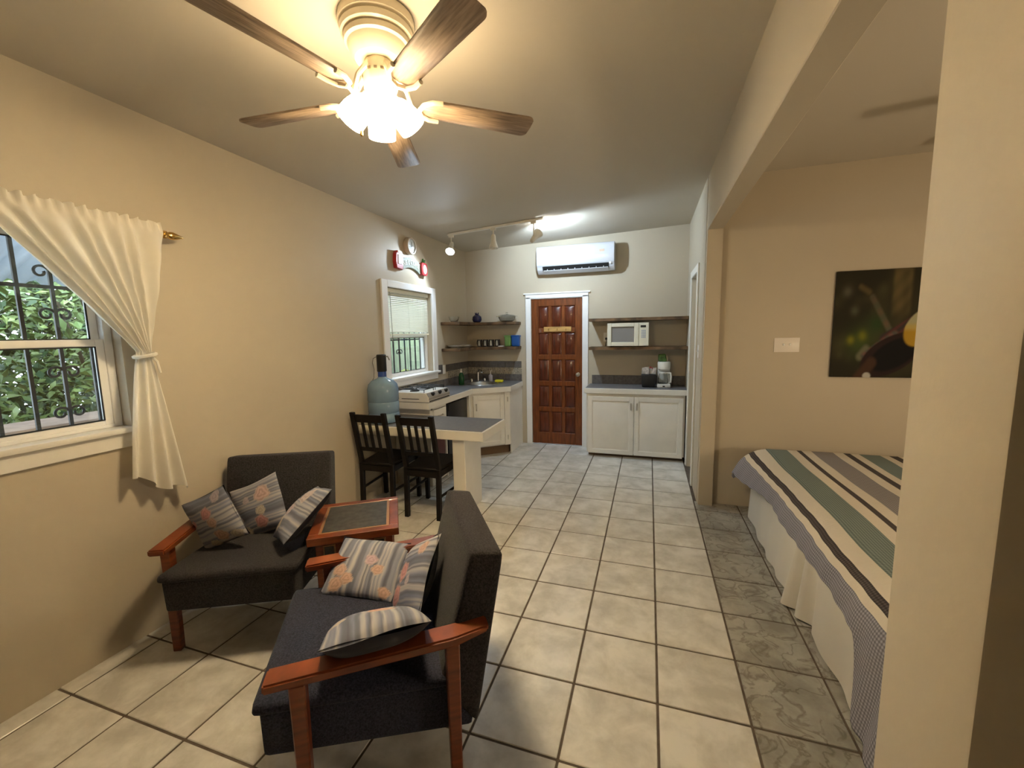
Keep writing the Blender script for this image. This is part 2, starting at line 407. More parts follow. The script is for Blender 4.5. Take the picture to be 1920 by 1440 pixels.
# curtain rod and curtain
rod = thing('curtain_rod', 'curtain rod with brass finial above the living room window', 'rod', (-2.525, -0.7, 2.125))
b = BM(); tube(b, [(0, -0.85, 0), (0, 0.62, 0)], 0.011, 10); obj('pole', b, M['brass'], rod)
b = BM(); lathe(b, [(0.011, 0), (0.02, 0.004), (0.02, 0.012), (0.012, 0.016), (0.019, 0.028), (0.021, 0.045), (0.014, 0.07), (0.004, 0.098), (0.001, 0.103)], 16, axis_mtx((0, 0.61, 0), (0, 1, 0))); obj('finial', b, M['brass'], rod)
b = BM(); tube(b, [(-0.068, 0.55, -0.012), (-0.02, 0.55, -0.012), (0, 0.55, -0.012)], 0.006, 8); box(b, (-0.0695, 0.535, -0.035), (-0.064, 0.565, 0.012), 0.001); obj('bracket', b, M['brass'], rod)
NSX, NT = 90, 70
cur = bmesh.new(); rows = []
for it in range(NT+1):
    t = it/NT; row = []
    for i in range(NSX+1):
        s = i/NSX
        if t <= 0.06:                       # ruffle heading above the rod
            k = t/0.06; y = -0.80+0.70*s; z = 2.178-0.05*k + 0.007*math.sin(s*83)*(1-k); x = -2.525+0.006+0.011*k+(0.012*(1-k)+0.003)*math.sin(s*2*PI*17)
        elif t <= 0.55:
            k = (t-0.06)/0.49; e = k**1.08
            yt = -0.80+0.70*s; yb = -0.282+0.062*s
            y = yt+(yb-yt)*e; y += 0.03*math.sin(PI*k)*(0.3-s)*0.5
            if s > 0.93: y += (-0.055-y)*0.0
            zb_ = 1.49 + 0.02*(1-s)
            z = 2.125+(zb_-2.125)*k + (1-s)*0.03*math.sin(PI*k)
            am = 0.014*(1-k)+0.020*k*(1-k)*2+0.005
            am *= min(1, .25+k*6); x = -2.507 + am*math.sin((s+.022*math.sin(s*9.7)+.012*math.sin(s*23+1))*2*PI*8.5+1.6*math.sin(3*k+s*2)) + .006*math.sin(s*31+k*9)*math.sin(k*14+s*5) - 0.012*k + 0.03*k*math.sin(PI*s)
        else:
            k = (t-0.55)/0.45; e = k**0.8
            ya = -0.282+0.062*s; yb = -0.385+0.265*s
            y = ya+(yb-ya)*e
            zend = 0.885-0.155*s + 0.02*math.sin(s*9)
            z = 1.50+(zend-1.50)*k
            x = -2.528+0.03*(1-k)*math.sin(PI*s) + (0.006+0.022*k)*math.sin(s*2*PI*3.5+0.6) + 0.022*k
        row.append(cur.verts.new((x, y, z)))
    rows.append(row)
for a, b in zip(rows, rows[1:]):
    for i in range(NSX): cur.faces.new((a[i], a[i+1], b[i+1], b[i]))
ct = thing('curtain', 'cream cotton curtain tied back beside the living room window', 'curtain', (0, 0, 0))
obj('drape', cur, M['curtain'], ct, sharp=170)
b = BM(); tube(b, [(-2.515+0.045*math.cos(a), -0.250+0.042*math.sin(a), 1.492+0.008*math.sin(a)) for a in np.linspace(0, 2*PI, 20, endpoint=False)], 0.010, 6, closed=True)
tube(b, [(-2.49, -0.235, 1.485), (-2.478, -0.22, 1.46), (-2.478, -0.21, 1.40)], [0.007, 0.006, 0.005], 6); obj('tieback', b, M['curtain'], ct)

# security grilles outside the windows
def scroll(bm, cx, cy, cz, r, s1, flip):
    pts = []
    for k in range(26):
        a = k/25*2.1*PI; rr = r*(1-0.62*k/25)
        pts.append((cx, cy+flip*(rr*math.cos(a)-r)*s1, cz+rr*math.sin(a)*s1))
    tube(bm, pts, 0.006, 6)
def grille(name, label, X, ys, z0, z1, hz, scz):
    g = thing(name, label, 'grille', (X, ys[0], z0))
    for y in ys:
        b = BM(); box(b, (-0.006, y-ys[0]-0.007, 0), (0.006, y-ys[0]+0.007, z1-z0)); obj('bar', b, M['iron'], g)
    for z in hz:
        b = BM(); box(b, (-0.004, -0.06, z-z0-0.008), (0.008, ys[-1]-ys[0]+0.06, z-z0+0.008)); obj('rail', b, M['iron'], g)
    for y, z in scz:
        b = BM(); scroll(b, 0.0, y-ys[0], z-z0, 0.032, 1, 1); scroll(b, 0.0, y-ys[0], z-z0, 0.032, 1, -1); obj('scroll', b, M['iron'], g)
    return g
grille('window_grille', 'black iron security grille with scrolls outside the living room window', -2.80,
       [-1.39+0.119*k for k in range(10)], 1.10, 2.12, [1.83], [(-0.438, 1.90), (-0.438, 1.70), (-0.438, 1.42), (-0.438, 1.22), (-0.795, 1.9), (-0.795, 1.42)])
grille('window_grille', 'black iron security grille outside the kitchen window', -2.80,
       [2.02+0.115*k for k in range(9)], 1.09, 2.08, [1.52], [(2.48, 1.38)])

# ------------------------------------------------------------------ doors
d1 = BM(); box(d1, (DX0+0.004, YB+0.03, 0.008), (DX1-0.004, YB+0.066, DZ-0.004), 0.002)
door = struct('door_1', d1, M['doorwood'])
dw = DX1-DX0-0.008; st = 0.095; cw = (dw-2*st-2*0.04)/3
b = BM()
xs = [DX0+0.004+st+i*(cw+0.04) for i in range(3)]
zs = []; zz = 0.17; ph = [0.285, 0.285, 0.285, 0.285, 0.285]
for k in range(5): zs.append((zz, zz+0.30)); zz += 0.365
# stiles and rails stand proud of the leaf
fr = [((DX0+0.004, 0.008), (DX0+0.004+st, DZ-0.004)), ((DX1-0.004-st, 0.008), (DX1-0.004, DZ-0.004))]
for lo, hi in fr:
    b = BM(); box(b, (lo[0], YB+0.012, lo[1]), (hi[0], YB+0.032, hi[1]), 0.003); obj('stile', b, M['doorwood'], door)
for i in range(2):
    b = BM(); box(b, (xs[i]+cw, YB+0.014, 0.16), (xs[i]+cw+0.04, YB+0.032, zs[4][1]), 0.003); obj('mullion', b, M['doorwood'], door)
rails = [(0.008, zs[0][0])]+[(zs[k][1], zs[k+1][0]) for k in range(4)]+[(zs[4][1], DZ-0.004)]
for z0, z1 in rails:
    b = BM(); box(b, (DX0+0.004+st, YB+0.013, z0), (DX1-0.004-st, YB+0.032, z1), 0.003); obj('rail', b, M['doorwood'], door)
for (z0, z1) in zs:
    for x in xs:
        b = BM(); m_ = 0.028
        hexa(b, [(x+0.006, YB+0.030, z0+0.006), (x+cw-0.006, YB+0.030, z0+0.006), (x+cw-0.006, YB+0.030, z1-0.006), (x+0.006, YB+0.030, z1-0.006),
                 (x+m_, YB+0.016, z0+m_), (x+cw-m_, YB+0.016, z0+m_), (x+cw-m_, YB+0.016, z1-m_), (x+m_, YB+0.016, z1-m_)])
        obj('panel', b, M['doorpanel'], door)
b = BM(); lathe(b, [(0.026, 0), (0.026, 0.006), (0.011, 0.010), (0.011, 0.03), (0.022, 0.036), (0.028, 0.05), (0.024, 0.064), (0.010, 0.07)], 20, axis_mtx((-0.972, YB+0.012, 1.0), (0, -1, 0))); obj('door_knob', b, M['nickel'], door)
b = BM()
box(b, (DX0-0.075, YB-0.018, 0), (DX0, YB, DZ+0.02), 0.004); box(b, (DX1, YB-0.018, 0), (DX1+0.08, YB, DZ+0.02), 0.004)
box(b, (DX0-0.075, YB-0.018, DZ), (DX1+0.08, YB, DZ+0.055), 0.004); box(b, (DX0-0.10, YB-0.028, DZ+0.055), (DX1+0.105, YB, DZ+0.075), 0.004)
o = obj('trim_1', b, M['trimwhite']); o['kind'] = 'structure'
kr = thing('key_rack', 'pale wooden key rack with small hooks on the brown door', 'rack', (-1.255, YB+0.008, 1.615))
b = BM(); box(b, (-0.19, -0.012, -0.033), (0.19, 0.004, 0.033), 0.003); obj('board', b, mat('pale_pine', (0.52, 0.31, 0.10), 0.45, noise=(6, 0.25, (1, 5, 8))), kr)
for k in (-0.12, 0, 0.12):
    b = BM(); tube(b, [(k, -0.012, 0.01), (k, -0.03, 0.004), (k, -0.034, -0.01), (k, -0.026, -0.016)], 0.003, 6); obj('hook', b, M['brass'], kr)
# white door in the right wall
b = BM(); box(b, (XR+0.045, RY0, 0.005), (XR+0.085, RY1, RZ), 0.003); d2 = struct('door_2', b, M['white'])
for z0, z1 in ((0.12, 0.95), (1.1, 2.0)):
    b = BM(); box(b, (XR+0.040, RY0+0.1, z0), (XR+0.047, RY1-0.1, z1), 0.003); obj('panel', b, M['white'], d2)
b = BM(); y_ = 0.075
box(b, (XR-0.016, RY0-y_, 0), (XR, RY0, RZ+y_), 0.004); box(b, (XR-0.016, RY1, 0), (XR, RY1+y_, RZ+y_), 0.004); box(b, (XR-0.016, RY0, RZ), (XR, RY1, RZ+y_), 0.004)
o = obj('trim_2', b, M['white']); o['kind'] = 'structure'

# ------------------------------------------------------------------ kitchen, left: units, counter, sink
CZ = 0.90; XF = -2.135                      # counter height and front line of the run along the left wall
PA = (XF, 3.02); PB = (-1.735, 3.33)        # diagonal front of the sink corner
ct_poly = [(XL, 1.93), (XF, 1.93), PA, PB, (-1.755, YB), (XL, YB)]
top = thing('kitchen_counter', 'grey topped white edged kitchen counter with a diagonal sink corner', 'counter', (XL, 1.93, CZ))
def rel(o, loc):                             # geometry was written in world units: shift it under its thing
    for v in o.data.vertices: v.co -= Vector(loc)
    return o
L0 = (XL, 1.93, CZ)
def with_hole(poly, c, r, n=36):
    i = min(range(len(poly)), key=lambda k: math.hypot(poly[k][0]-c[0], poly[k][1]-c[1])); P = poly[i]
    a0 = math.atan2(P[1]-c[1], P[0]-c[0]); sg_ = -1
    ring = [(c[0]+r*math.cos(a0+sg_*2*PI*k/n), c[1]+r*math.sin(a0+sg_*2*PI*k/n)) for k in range(n+1)]
    return poly[:i+1]+ring+[(P[0], P[1])]+poly[i+1:]
SINK = (-2.20, 3.52)
b = BM(); prism(b, with_hole(ct_poly, SINK, .206), 'z', CZ-0.07, CZ-0.006); rel(obj('counter_edge', b, M['white'], top), L0)
b = BM(); prism(b, with_hole([(XL, 1.945), (XF-0.012, 1.945), (PA[0]-0.012, PA[1]+0.006), (PB[0]-0.012, PB[1]+0.010), (-1.767, YB), (XL, YB)], SINK, .206), 'z', CZ-0.008, CZ); rel(obj('counter_surface', b, M['grey'], top), L0)
# drawer unit
du = thing('drawer_cabinet', 'white kitchen base cabinet with a drawer under the stove', 'cabinet', (-2.37, 2.2, 0))
b = BM(); box(b, (-0.22, -0.19, 0.0), (0.20, -0.17, 0.83), 0.002); box(b, (-0.22, 0.15, 0.0), (0.20, 0.17, 0.83), 0.002); box(b, (-0.22, -0.17, 0.0), (-0.20, 0.15, 0.83))
box(b, (-0.20, -0.17, 0.80), (0.20, 0.15, 0.83)); box(b, (-0.20, -0.17, 0.60), (0.19, 0.15, 0.615)); box(b, (-0.20, -0.17, 0.02), (0.19, 0.15, 0.05)); box(b, (0.16, -0.17, 0.0), (0.20, -0.13, 0.83), 0.002); obj('body', b, M['white'], du)
b = BM(); box(b, (0.19, -0.125, 0.655), (0.212, 0.145, 0.795), 0.004); dr = obj('drawer', b, M['white'], du)
b = BM(); tube(b, [(0.212, -0.05, 0.725), (0.232, -0.045, 0.725), (0.232, 0.045, 0.725), (0.212, 0.05, 0.725)], 0.005, 6); obj('handle', b, M['nickel'], dr)
b = BM(); box(b, (0.165, -0.125, 0.05), (0.185, 0.145, 0.59), 0.003); cd = obj('door', b, mat('dark_red_panel', (0.085, 0.014, 0.008), 0.4), du)
b = BM(); tube(b, [(0.185, 0.08, 0.55), (0.205, 0.085, 0.55), (0.205, 0.13, 0.55), (0.185, 0.135, 0.55)], 0.005, 6); obj('handle', b, M['black'], cd)
# small fridge
fr = thing('mini_fridge', 'black mini fridge tucked under the kitchen counter', 'fridge', (-2.38, 2.685, 0))
b = BM(); box(b, (-0.20, -0.265, 0.02), (0.155, 0.265, 0.81), 0.004); obj('body', b, M['black'], fr)
b = BM(); box(b, (0.158, -0.262, 0.05), (0.20, 0.262, 0.80), 0.008, seg=2); fd = obj('door', b, M['blackgloss'], fr)
b = BM(); box(b, (0.20, -0.25, 0.72), (0.212, -0.235, 0.79), 0.003); obj('handle', b, M['black'], fd)
for x in (-0.17, 0.12):
    for y in (-0.23, 0.23): obj('foot', box(BM(), (x, y-0.015, 0), (x+0.03, y+0.015, 0.02)), M['black'], fr)
# corner sink cabinet
sc_ = thing('sink_cabinet', 'white diagonal corner cabinet under the sink', 'cabinet', (-2.0, 3.4, 0)); S0 = (-2.0, 3.4, 0)
qa, qb = (XF-0.03, PA[1]+0.0), (PB[0]-0.03, PB[1]+0.03)
b = BM(); prism(b, [(XL+0.004, 2.975), (qa[0], 2.975), (qa[0], qa[1]+0.01), qb, (-1.785, YB-0.004), (XL+0.004, YB-0.004)], 'z', 0.13, 0.83, 0.002); rel(obj('body', b, M['white'], sc_), S0)
b = BM(); prism(b, [(XL+0.004, 3.0), (qa[0]-0.08, 3.0), (qa[0]-0.07, qa[1]+0.07), (qb[0]-0.05, qb[1]+0.08), (-1.80, YB-0.004), (XL+0.004, YB-0.004)], 'z', 0.0, 0.13); rel(obj('plinth', b, mat('plinth_brown', (0.14, 0.085, 0.045), 0.6), sc_), S0)
b = BM(); box(b, (-1.785, qb[1]+0.05, 0.0), (-1.767, YB-0.004, 0.83), 0.002); rel(obj('side_panel', b, M['white'], sc_), S0)
dv = Vector((qb[0]-qa[0], qb[1]-qa[1]-0.01, 0)); LD = dv.length; dv.normalize(); nv = Vector((dv.y, -dv.x, 0))
dm = Matrix(((dv.x, -nv.x, 0, qa[0]), (dv.y, -nv.y, 0, qa[1]+0.01), (0, 0, 1, 0), (0, 0, 0, 1)))
def dbox(bm, lo, hi, bev=0.0): return box(bm, lo, hi, bev, dm)
def panel_door(parent, off, x0, x1, z0, z1, dmx, name='door', hx=None, hz=None, thick=0.02):
    b = BM(); box(b, (x0, -thick, z0), (x1, 0.0, z1), 0.003, dmx); o = rel(obj(name, b, M['white'], parent), off); r = 0.055
    b = BM()
    for lo, hi in (((x0, z0), (x0+r, z1)), ((x1-r, z0), (x1, z1)), ((x0+r, z0), (x1-r, z0+r)), ((x0+r, z1-r), (x1-r, z1))):
        box(b, (lo[0], -thick-0.008, lo[1]), (hi[0], -thick+0.001, hi[1]), 0.003, dmx)
    rel(obj('door_frame', b, M['white'], o), off)
    b = BM(); hexa(b, [(x0+r+.012, -thick+.0005, z0+r+.012), (x1-r-.012, -thick+.0005, z0+r+.012), (x1-r-.012, -thick+.0005, z1-r-.012), (x0+r+.012, -thick+.0005, z1-r-.012),
                       (x0+r+.03, -thick-.005, z0+r+.03), (x1-r-.03, -thick-.005, z0+r+.03), (x1-r-.03, -thick-.005, z1-r-.03), (x0+r+.03, -thick-.005, z1-r-.03)])
    for v in b.verts: v.co = dmx @ v.co
    rel(obj('door_panel', b, M['white'], o), off)
    if hx is not None:
        b = BM(); box(b, (hx-0.006, -thick-0.030, hz-0.045), (hx+0.006, -thick-0.020, hz+0.045), 0.002, dmx)
        box(b, (hx-0.005, -thick-0.022, hz-0.042), (hx+0.005, -thick, hz-0.034), 0, dmx); box(b, (hx-0.005, -thick-0.022, hz+0.034), (hx+0.005, -thick, hz+0.042), 0, dmx)
        rel(obj('handle', b, M['nickel'], o), off)
    return o
panel_door(sc_, S0, 0.025, LD-0.085, 0.15, 0.80, dm, hx=0.06, hz=0.66)
b = BM(); dbox(b, (LD-0.075, -0.012, 0.13), (LD, 0.0, 0.83), 0.003); rel(obj('stile', b, M['white'], sc_), S0)
for z_ in (0.70, 0.20):
    b = BM(); dbox(b, (LD-0.040, -0.02, z_), (LD-0.028, -0.011, z_+0.06), 0.002); rel(obj('hinge', b, M['nickel'], sc_), S0)
# sink
sk = thing('sink', 'round steel sink set in the kitchen counter corner', 'sink', (-2.20, 3.52, CZ))
b = BM(); lathe(b, [(0.0, -0.064), (0.03, -0.066), (0.14, -0.062), (0.178, -0.048), (0.194, -0.006), (0.200, 0.006), (0.215, 0.006), (0.22, 0.001)], 36, cap=(False, False))
M['sinksteel'] = mat('brushed_steel', (0.50, 0.50, 0.48), 0.3, metal=1); obj('bowl', b, M['sinksteel'], sk)
b = BM(); lathe(b, [(0.024, 0.0), (0.024, 0.012), (0.014, 0.018), (0.012, 0.06)], 14, Matrix.Translation((-0.15, 0.20, 0)))
tube(b, [(-0.15, 0.20, 0.05), (-0.15, 0.20, 0.14), (-0.12, 0.17, 0.175), (-0.06, 0.11, 0.17), (-0.045, 0.085, 0.145)], 0.011, 10)
lathe(b, [(0.018, 0.0), (0.02, 0.03), (0.012, 0.05)], 12, Matrix.Translation((-0.07, 0.25, 0))); lathe(b, [(0.018, 0.0), (0.02, 0.03), (0.012, 0.05)], 12, Matrix.Translation((-0.22, 0.13, 0)))
obj('faucet', b, M['chrome'], sk)
sp = thing('dish_sponge', 'yellow dish sponge on the rim of the sink', 'sponge', (-2.015, 3.665, CZ+0.007)); b = BM(); soft(b, [(-.055, -.035, 0), (.055, -.035, 0), (.055, .035, 0), (-.055, .035, 0), (-.055, -.035, .035), (.055, -.035, .035), (.055, .035, .035), (-.055, .035, .035)], (.11, .07, .035), .012, 6)
obj('sponge', b, mat('sponge_yellow', (0.75, 0.70, 0.03), 0.8), sp)
db = thing('soap_bottle', 'dark green dish soap bottle on the counter beside the sink', 'bottle', (-2.44, 3.36, CZ)); b = BM()
lathe(b, [(0.034, 0), (0.038, 0.01), (0.038, 0.11), (0.026, 0.15), (0.013, 0.165)], 16); obj('bottle_body', b, mat('green_plastic', (0.01, 0.07, 0.02), 0.2), db)
b = BM(); lathe(b, [(0.013, 0.165), (0.013, 0.185), (0.006, 0.19), (0.005, 0.215)], 12); obj('cap', b, M['white'], db)
hs = thing('hand_soap', 'small clear soap dispenser with pale pump behind the sponge', 'bottle', (-2.19, 3.80, CZ)); b = BM()
lathe(b, [(0.028, 0), (0.03, 0.008), (0.03, 0.085), (0.012, 0.10)], 14); obj('bottle_body', b, mat('milky_plastic', (0.45, 0.42, 0.45), 0.25), hs)
b = BM(); tube(b, [(0, 0, 0.10), (0, 0, 0.15), (0.028, -0.012, 0.15)], 0.006, 8); obj('pump', b, M['white'], hs)

# backsplash tiles
def splash(name, runs):
    """runs: (x0,y0,x1,y1,z0,z1,n): a row of n tiles along the wall line"""
    base = None
    M['splash'] = mat('splash_tile', (0.13, 0.12, 0.115), 0.3, noise=(30, 0.25))
    for (x0, y0, x1, y1, z0, z1, n) in runs:
        d = Vector((x1-x0, y1-y0, 0)); L = d.length; d.normalize(); nn = Vector((d.y, -d.x, 0))
        mm = Matrix(((d.x, -nn.x, 0, x0), (d.y, -nn.y, 0, y0), (0, 0, 1, 0), (0, 0, 0, 1)))
        if base is None:
            base = obj(name, box(BM(), (0, -0.003, z0), (L, -0.001, z1), 0, mm), M['grout']); base['kind'] = 'structure'
        for k in range(n):
            o = obj('tile', box(BM(), (k*L/n+0.0015, -0.009, z0+0.0015), ((k+1)*L/n-0.0015, -0.001, z1-0.0015), 0.0015, mm), M['splash'], base)
    return base
bs1 = splash('trim_3', [(XL, YB, -1.77, YB, CZ, 0.995, 7), (XL, YB, -1.77, YB, 1.085, 1.18, 7), (XL, 1.95, XL, YB-0.01, CZ, 0.995, 18), (XL, 3.22, XL, YB-0.01, 1.085, 1.18, 6), (XL, 2.99, XL, 3.12, 1.07, 1.19, 1)])
# mosaic band of small pebbles between the two rows
b = BM(); rr = random.Random(3)
def pebble(bm, c, ax):
    s = rr.uniform(0.008, 0.013); lo = [c[i]-s*(1 if i == ax else 0.25 if i != 2 else 1.4) for i in range(3)]; hi = [c[i]+s*(1 if i == ax else 0.25 if i != 2 else 1.4) for i in range(3)]
    box(bm, lo, hi, 0.002)
for row in range(3):
    z = 1.01+row*0.029
    for k in range(30): pebble(b, (XL+0.02+k*0.0275+rr.uniform(-.003, .003), YB-0.005, z+rr.uniform(-.003, .003)), 0)
    for k in range(24): pebble(b, (XL+0.005, YB-0.02-k*0.0275, z+rr.uniform(-.003, .003)), 1)
o = obj('mosaic_band', b, mat('mosaic_pebble', (0.34, 0.31, 0.25), 0.35, noise=(60, 0.7)), bs1); o['kind'] = 'stuff'
def outlet(name, label, m, kind='outlet'):
    t = thing(name, label, kind, (0, 0, 0)); t.matrix_world = m
    b = BM(); box(b, (-0.036, -0.006, -0.058), (0.036, 0.0, 0.058), 0.002); obj('cover_plate', b, M['white'], t)
    for z in (-0.022, 0.022):
        b = BM(); box(b, (-0.015, -0.009, z-0.014), (0.015, -0.005, z+0.014), 0.002); obj('socket', b, M['white'], t)
    return t
def wall_m(p, d):            # d: wall line direction, plate faces to its right
    d = Vector(d).normalized(); nn = Vector((d.y, -d.x, 0)); return Matrix(((d.x, -nn.x, 0, p[0]), (d.y, -nn.y, 0, p[1]), (0, 0, 1, p[2]), (0, 0, 0, 1)))
outlet('wall_outlet', 'ivory wall outlet between the backsplash tiles by the sink', wall_m((XL, 3.17, 1.12), (0, 1, 0)))

# corner shelves (left)
def corner_shelf(z, label):
    s = thing('corner_shelf', label, 'shelf', (XL, YB, z), group=None)
    b = BM(); box(b, (0.002, -0.82, -0.038), (0.265, -0.283, 0), 0.004); obj('board', b, M['shelf'], s)
    b = BM(); box(b, (0.002, -0.28, -0.038), (0.825, -0.002, 0), 0.004); obj('board', b, M['shelf'], s)
    return s
corner_shelf(1.728, 'upper rough wood corner shelf holding the glass bowl')
corner_shelf(1.392, 'lower rough wood corner shelf holding plates and mugs')
zU, zL = 1.728, 1.392
gb = thing('glass_bowl', 'small clear glass bowl on the upper corner shelf', 'bowl', (-2.44, 3.20, zU)); b = BM()
lathe(b, [(0.03, 0), (0.045, 0.004), (0.062, 0.04), (0.068, 0.066), (0.0655, 0.066), (0.058, 0.04), (0.042, 0.009), (0.0, 0.007)], 24, cap=(True, False)); obj('bowl', b, M['clear'], gb)
po = thing('sugar_pot', 'dark blue round pot with a crowned lid on the upper corner shelf', 'pot', (-2.375, 3.80, zU)); b = BM()
lathe(b, [(0.03, 0), (0.055, 0.012), (0.068, 0.045), (0.06, 0.085), (0.035, 0.105), (0.02, 0.11)], 22); obj('pot_body', b, mat('cobalt_glaze', (0.018, 0.018, 0.06), 0.25), po)
b = BM()
for k in range(5):
    a = k*2*PI/5; tube(b, [(0.016*math.cos(a), 0.016*math.sin(a), 0.105), (0.027*math.cos(a), 0.027*math.sin(a), 0.142)], [0.012, 0.002], 6)
obj('crown', b, bpy.data.materials['cobalt_glaze'], po)
gd = thing('glass_casserole', 'lidded clear glass casserole on the upper corner shelf', 'dish', (-1.93, 3.80, zU)); b = BM()
lathe(b, [(0.055, 0), (0.09, 0.01), (0.115, 0.055), (0.118, 0.068), (0.113, 0.068), (0.085, 0.015), (0.0, 0.008)], 28, cap=(True, False)); obj('dish', b, M['clear'], gd)
b = BM(); lathe(b, [(0.15, 0.070), (0.15, 0.076), (0.10, 0.092), (0.03, 0.104), (0.012, 0.108), (0.018, 0.125), (0.0, 0.132)], 28, cap=(True, False)); obj('lid', b, M['clear'], gd)
M['china'] = mat('white_china', (0.75, 0.72, 0.68), 0.25)
def plate(loc, r, label):
    p = thing('plate', label, 'plate', loc, group='plates on the lower corner shelf'); b = BM()
    lathe(b, [(r*0.55, 0), (r*0.6, 0.004), (r*0.97, 0.016), (r, 0.017), (r*0.6, 0.008), (0.0, 0.006)], 28, cap=(True, False)); obj('dish', b, M['china'], p); return p
plate((-2.47, 3.28, zL), 0.12, 'bottom large white plate stacked on the lower corner shelf')
plate((-2.47, 3.285, zL+0.017), 0.12, 'upper large white plate on the stack on the lower corner shelf')
plate((-2.46, 3.56, zL), 0.11, 'white plate nearest the corner on the lower corner shelf')
q = plate((-2.455, 3.56, zL+0.017), 0.085, 'small white saucer lying on the plate nearest the corner')
M['mugdark'] = mat('mug_dark', (0.018, 0.013, 0.012), 0.3); M['mugpale'] = mat('mug_pale_decal', (0.42, 0.38, 0.30), 0.4)
mugs = []
MUG_L = ['first dark mug from the corner on the lower corner shelf', 'second dark mug from the corner on the lower corner shelf', 'third dark mug from the corner on the lower corner shelf', 'fourth dark mug, closest to the green canister']
def mug():
    t = thing('mug', MUG_L[0], 'mug', (-2.325, 3.76, zL), group='dark mugs on the lower corner shelf'); b = BM()
    lathe(b, [(0.030, 0), (0.034, 0.004), (0.031, 0.05), (0.037, 0.098), (0.034, 0.098), (0.028, 0.05), (0.026, 0.008), (0.0, 0.008)], 20, cap=(True, False)); obj('mug_body', b, M['mugdark'], t)
    b = BM(); tube(b, [(-0.031, 0, 0.08), (-0.043, 0, 0.078), (-0.046, 0, 0.048), (-0.03, 0, 0.025)], 0.004, 6); obj('handle', b, M['mugdark'], t)
    b = BM(); hexa(b, [(-0.012, -0.0335, 0.015), (0.016, -0.0325, 0.015), (0.016, -0.030, 0.015), (-0.012, -0.030, 0.015), (-0.004, -0.0365, 0.085), (0.010, -0.0365, 0.085), (0.010, -0.031, 0.085), (-0.004, -0.031, 0.085)]); obj('decal', b, M['mugpale'], t)
    return t
m0 = mug()
for k in range(1, 4):
    c = copy_tree(m0); c.location = (-2.325+0.088*k, 3.76, zL); c['label'] = MUG_L[k]
def canister(x, w, h, colr, nm, label):
    t = thing('canister', label, 'canister', (x, 3.80, zL)); b = BM(); soft(b, [(-w/2, -.04, 0), (w/2, -.04, 0), (w/2, .04, 0), (-w/2, .04, 0), (-w/2-.004, -.044, h), (w/2+.004, -.044, h), (w/2+.004, .044, h), (-w/2-.004, .044, h)], (w, .08, h), .012, 6)
    m_ = mat(nm, colr, 0.35); obj('box', b, m_, t); b = BM(); box(b, (-w/2-.007, -.047, h-.018), (w/2+.007, .047, h+.002), 0.004); obj('lid', b, m_, t)
canister(-1.915, 0.085, 0.150, (0.13, 0.24, 0.06), 'green_plastic_box', 'green plastic canister on the lower corner shelf')
canister(-1.805, 0.105, 0.150, (0.008, 0.07, 0.27), 'blue_plastic_box', 'blue plastic canister at the end of the lower corner shelf')
nk = thing('folded_napkin', 'small white folded napkin lying by the green canister', 'napkin', (-1.99, 3.71, zL)); b = BM(); soft(b, [(-.035, -.03, 0), (.035, -.03, 0), (.035, .03, 0), (-.035, .03, 0), (-.034, -.029, .014), (.034, -.029, .014), (.034, .029, .010), (-.034, .029, .010)], (.07, .06, .013), .004, 5); obj('fold', b, M['china'], nk)

# gas cooktop
st_ = thing('gas_cooktop', 'white gas cooktop with three black knobs on the counter', 'stove', (-2.345, 2.17, CZ))
b = BM(); prism(b, [(-0.22, 0.0), (0.205, 0.0), (0.205, 0.045), (0.175, 0.092), (-0.22, 0.092)], 'y', -0.23, 0.24, 0.004); obj('body', b, M['white'], st_)
b = BM(); hexa(b, [(0.2065, -0.222, 0.020), (0.2065, 0.232, 0.020), (0.2065, 0.232, 0.046), (0.2065, -0.222, 0.046), (0.209, -0.222, 0.02), (0.209, 0.232, 0.02), (0.209, 0.232, 0.046), (0.209, -0.222, 0.046)]); hexa(b, [(0.2045, -0.222, 0.048), (0.2045, 0.232, 0.048), (0.179, 0.232, 0.089), (0.179, -0.222, 0.089), (0.2075, -0.222, 0.05), (0.2075, 0.232, 0.05), (0.182, 0.232, 0.091), (0.182, -0.222, 0.091)]); obj('control_panel', b, mat('panel_grey', (0.30, 0.29, 0.27), 0.35), st_)
for y in (-0.13, 0.02, 0.16):
    b = BM(); lathe(b, [(0.021, 0), (0.021, 0.008), (0.016, 0.012), (0.014, 0.026)], 16, axis_mtx((0.195, y, 0.070), (0.84, 0, 0.54))); obj('knob', b, M['black'], st_)
b = BM(); box(b, (0.203, -0.21, 0.005), (0.2105, 0.22, 0.013)); box(b, (-0.10, -0.2335, 0.028), (0.10, -0.228, 0.034)); obj('slot', b, M['black'], st_)
b = BM(); box(b, (-0.205, -0.215, 0.091), (0.165, 0.225, 0.094), 0.001); obj('hob_plate', b, M['trimwhite'], st_)
for (x, y, r) in ((-0.02, -0.11, 0.05), (-0.02, 0.12, 0.05), (-0.13, 0.0, 0.035)):
    b = BM(); lathe(b, [(r, 0.094), (r*0.9, 0.103), (r*0.6, 0.106), (r*0.55, 0.114), (0.0, 0.116)], 18, Matrix.Translation((x, y, 0)), cap=(True, False)); obj('burner', b, M['black'], st_)
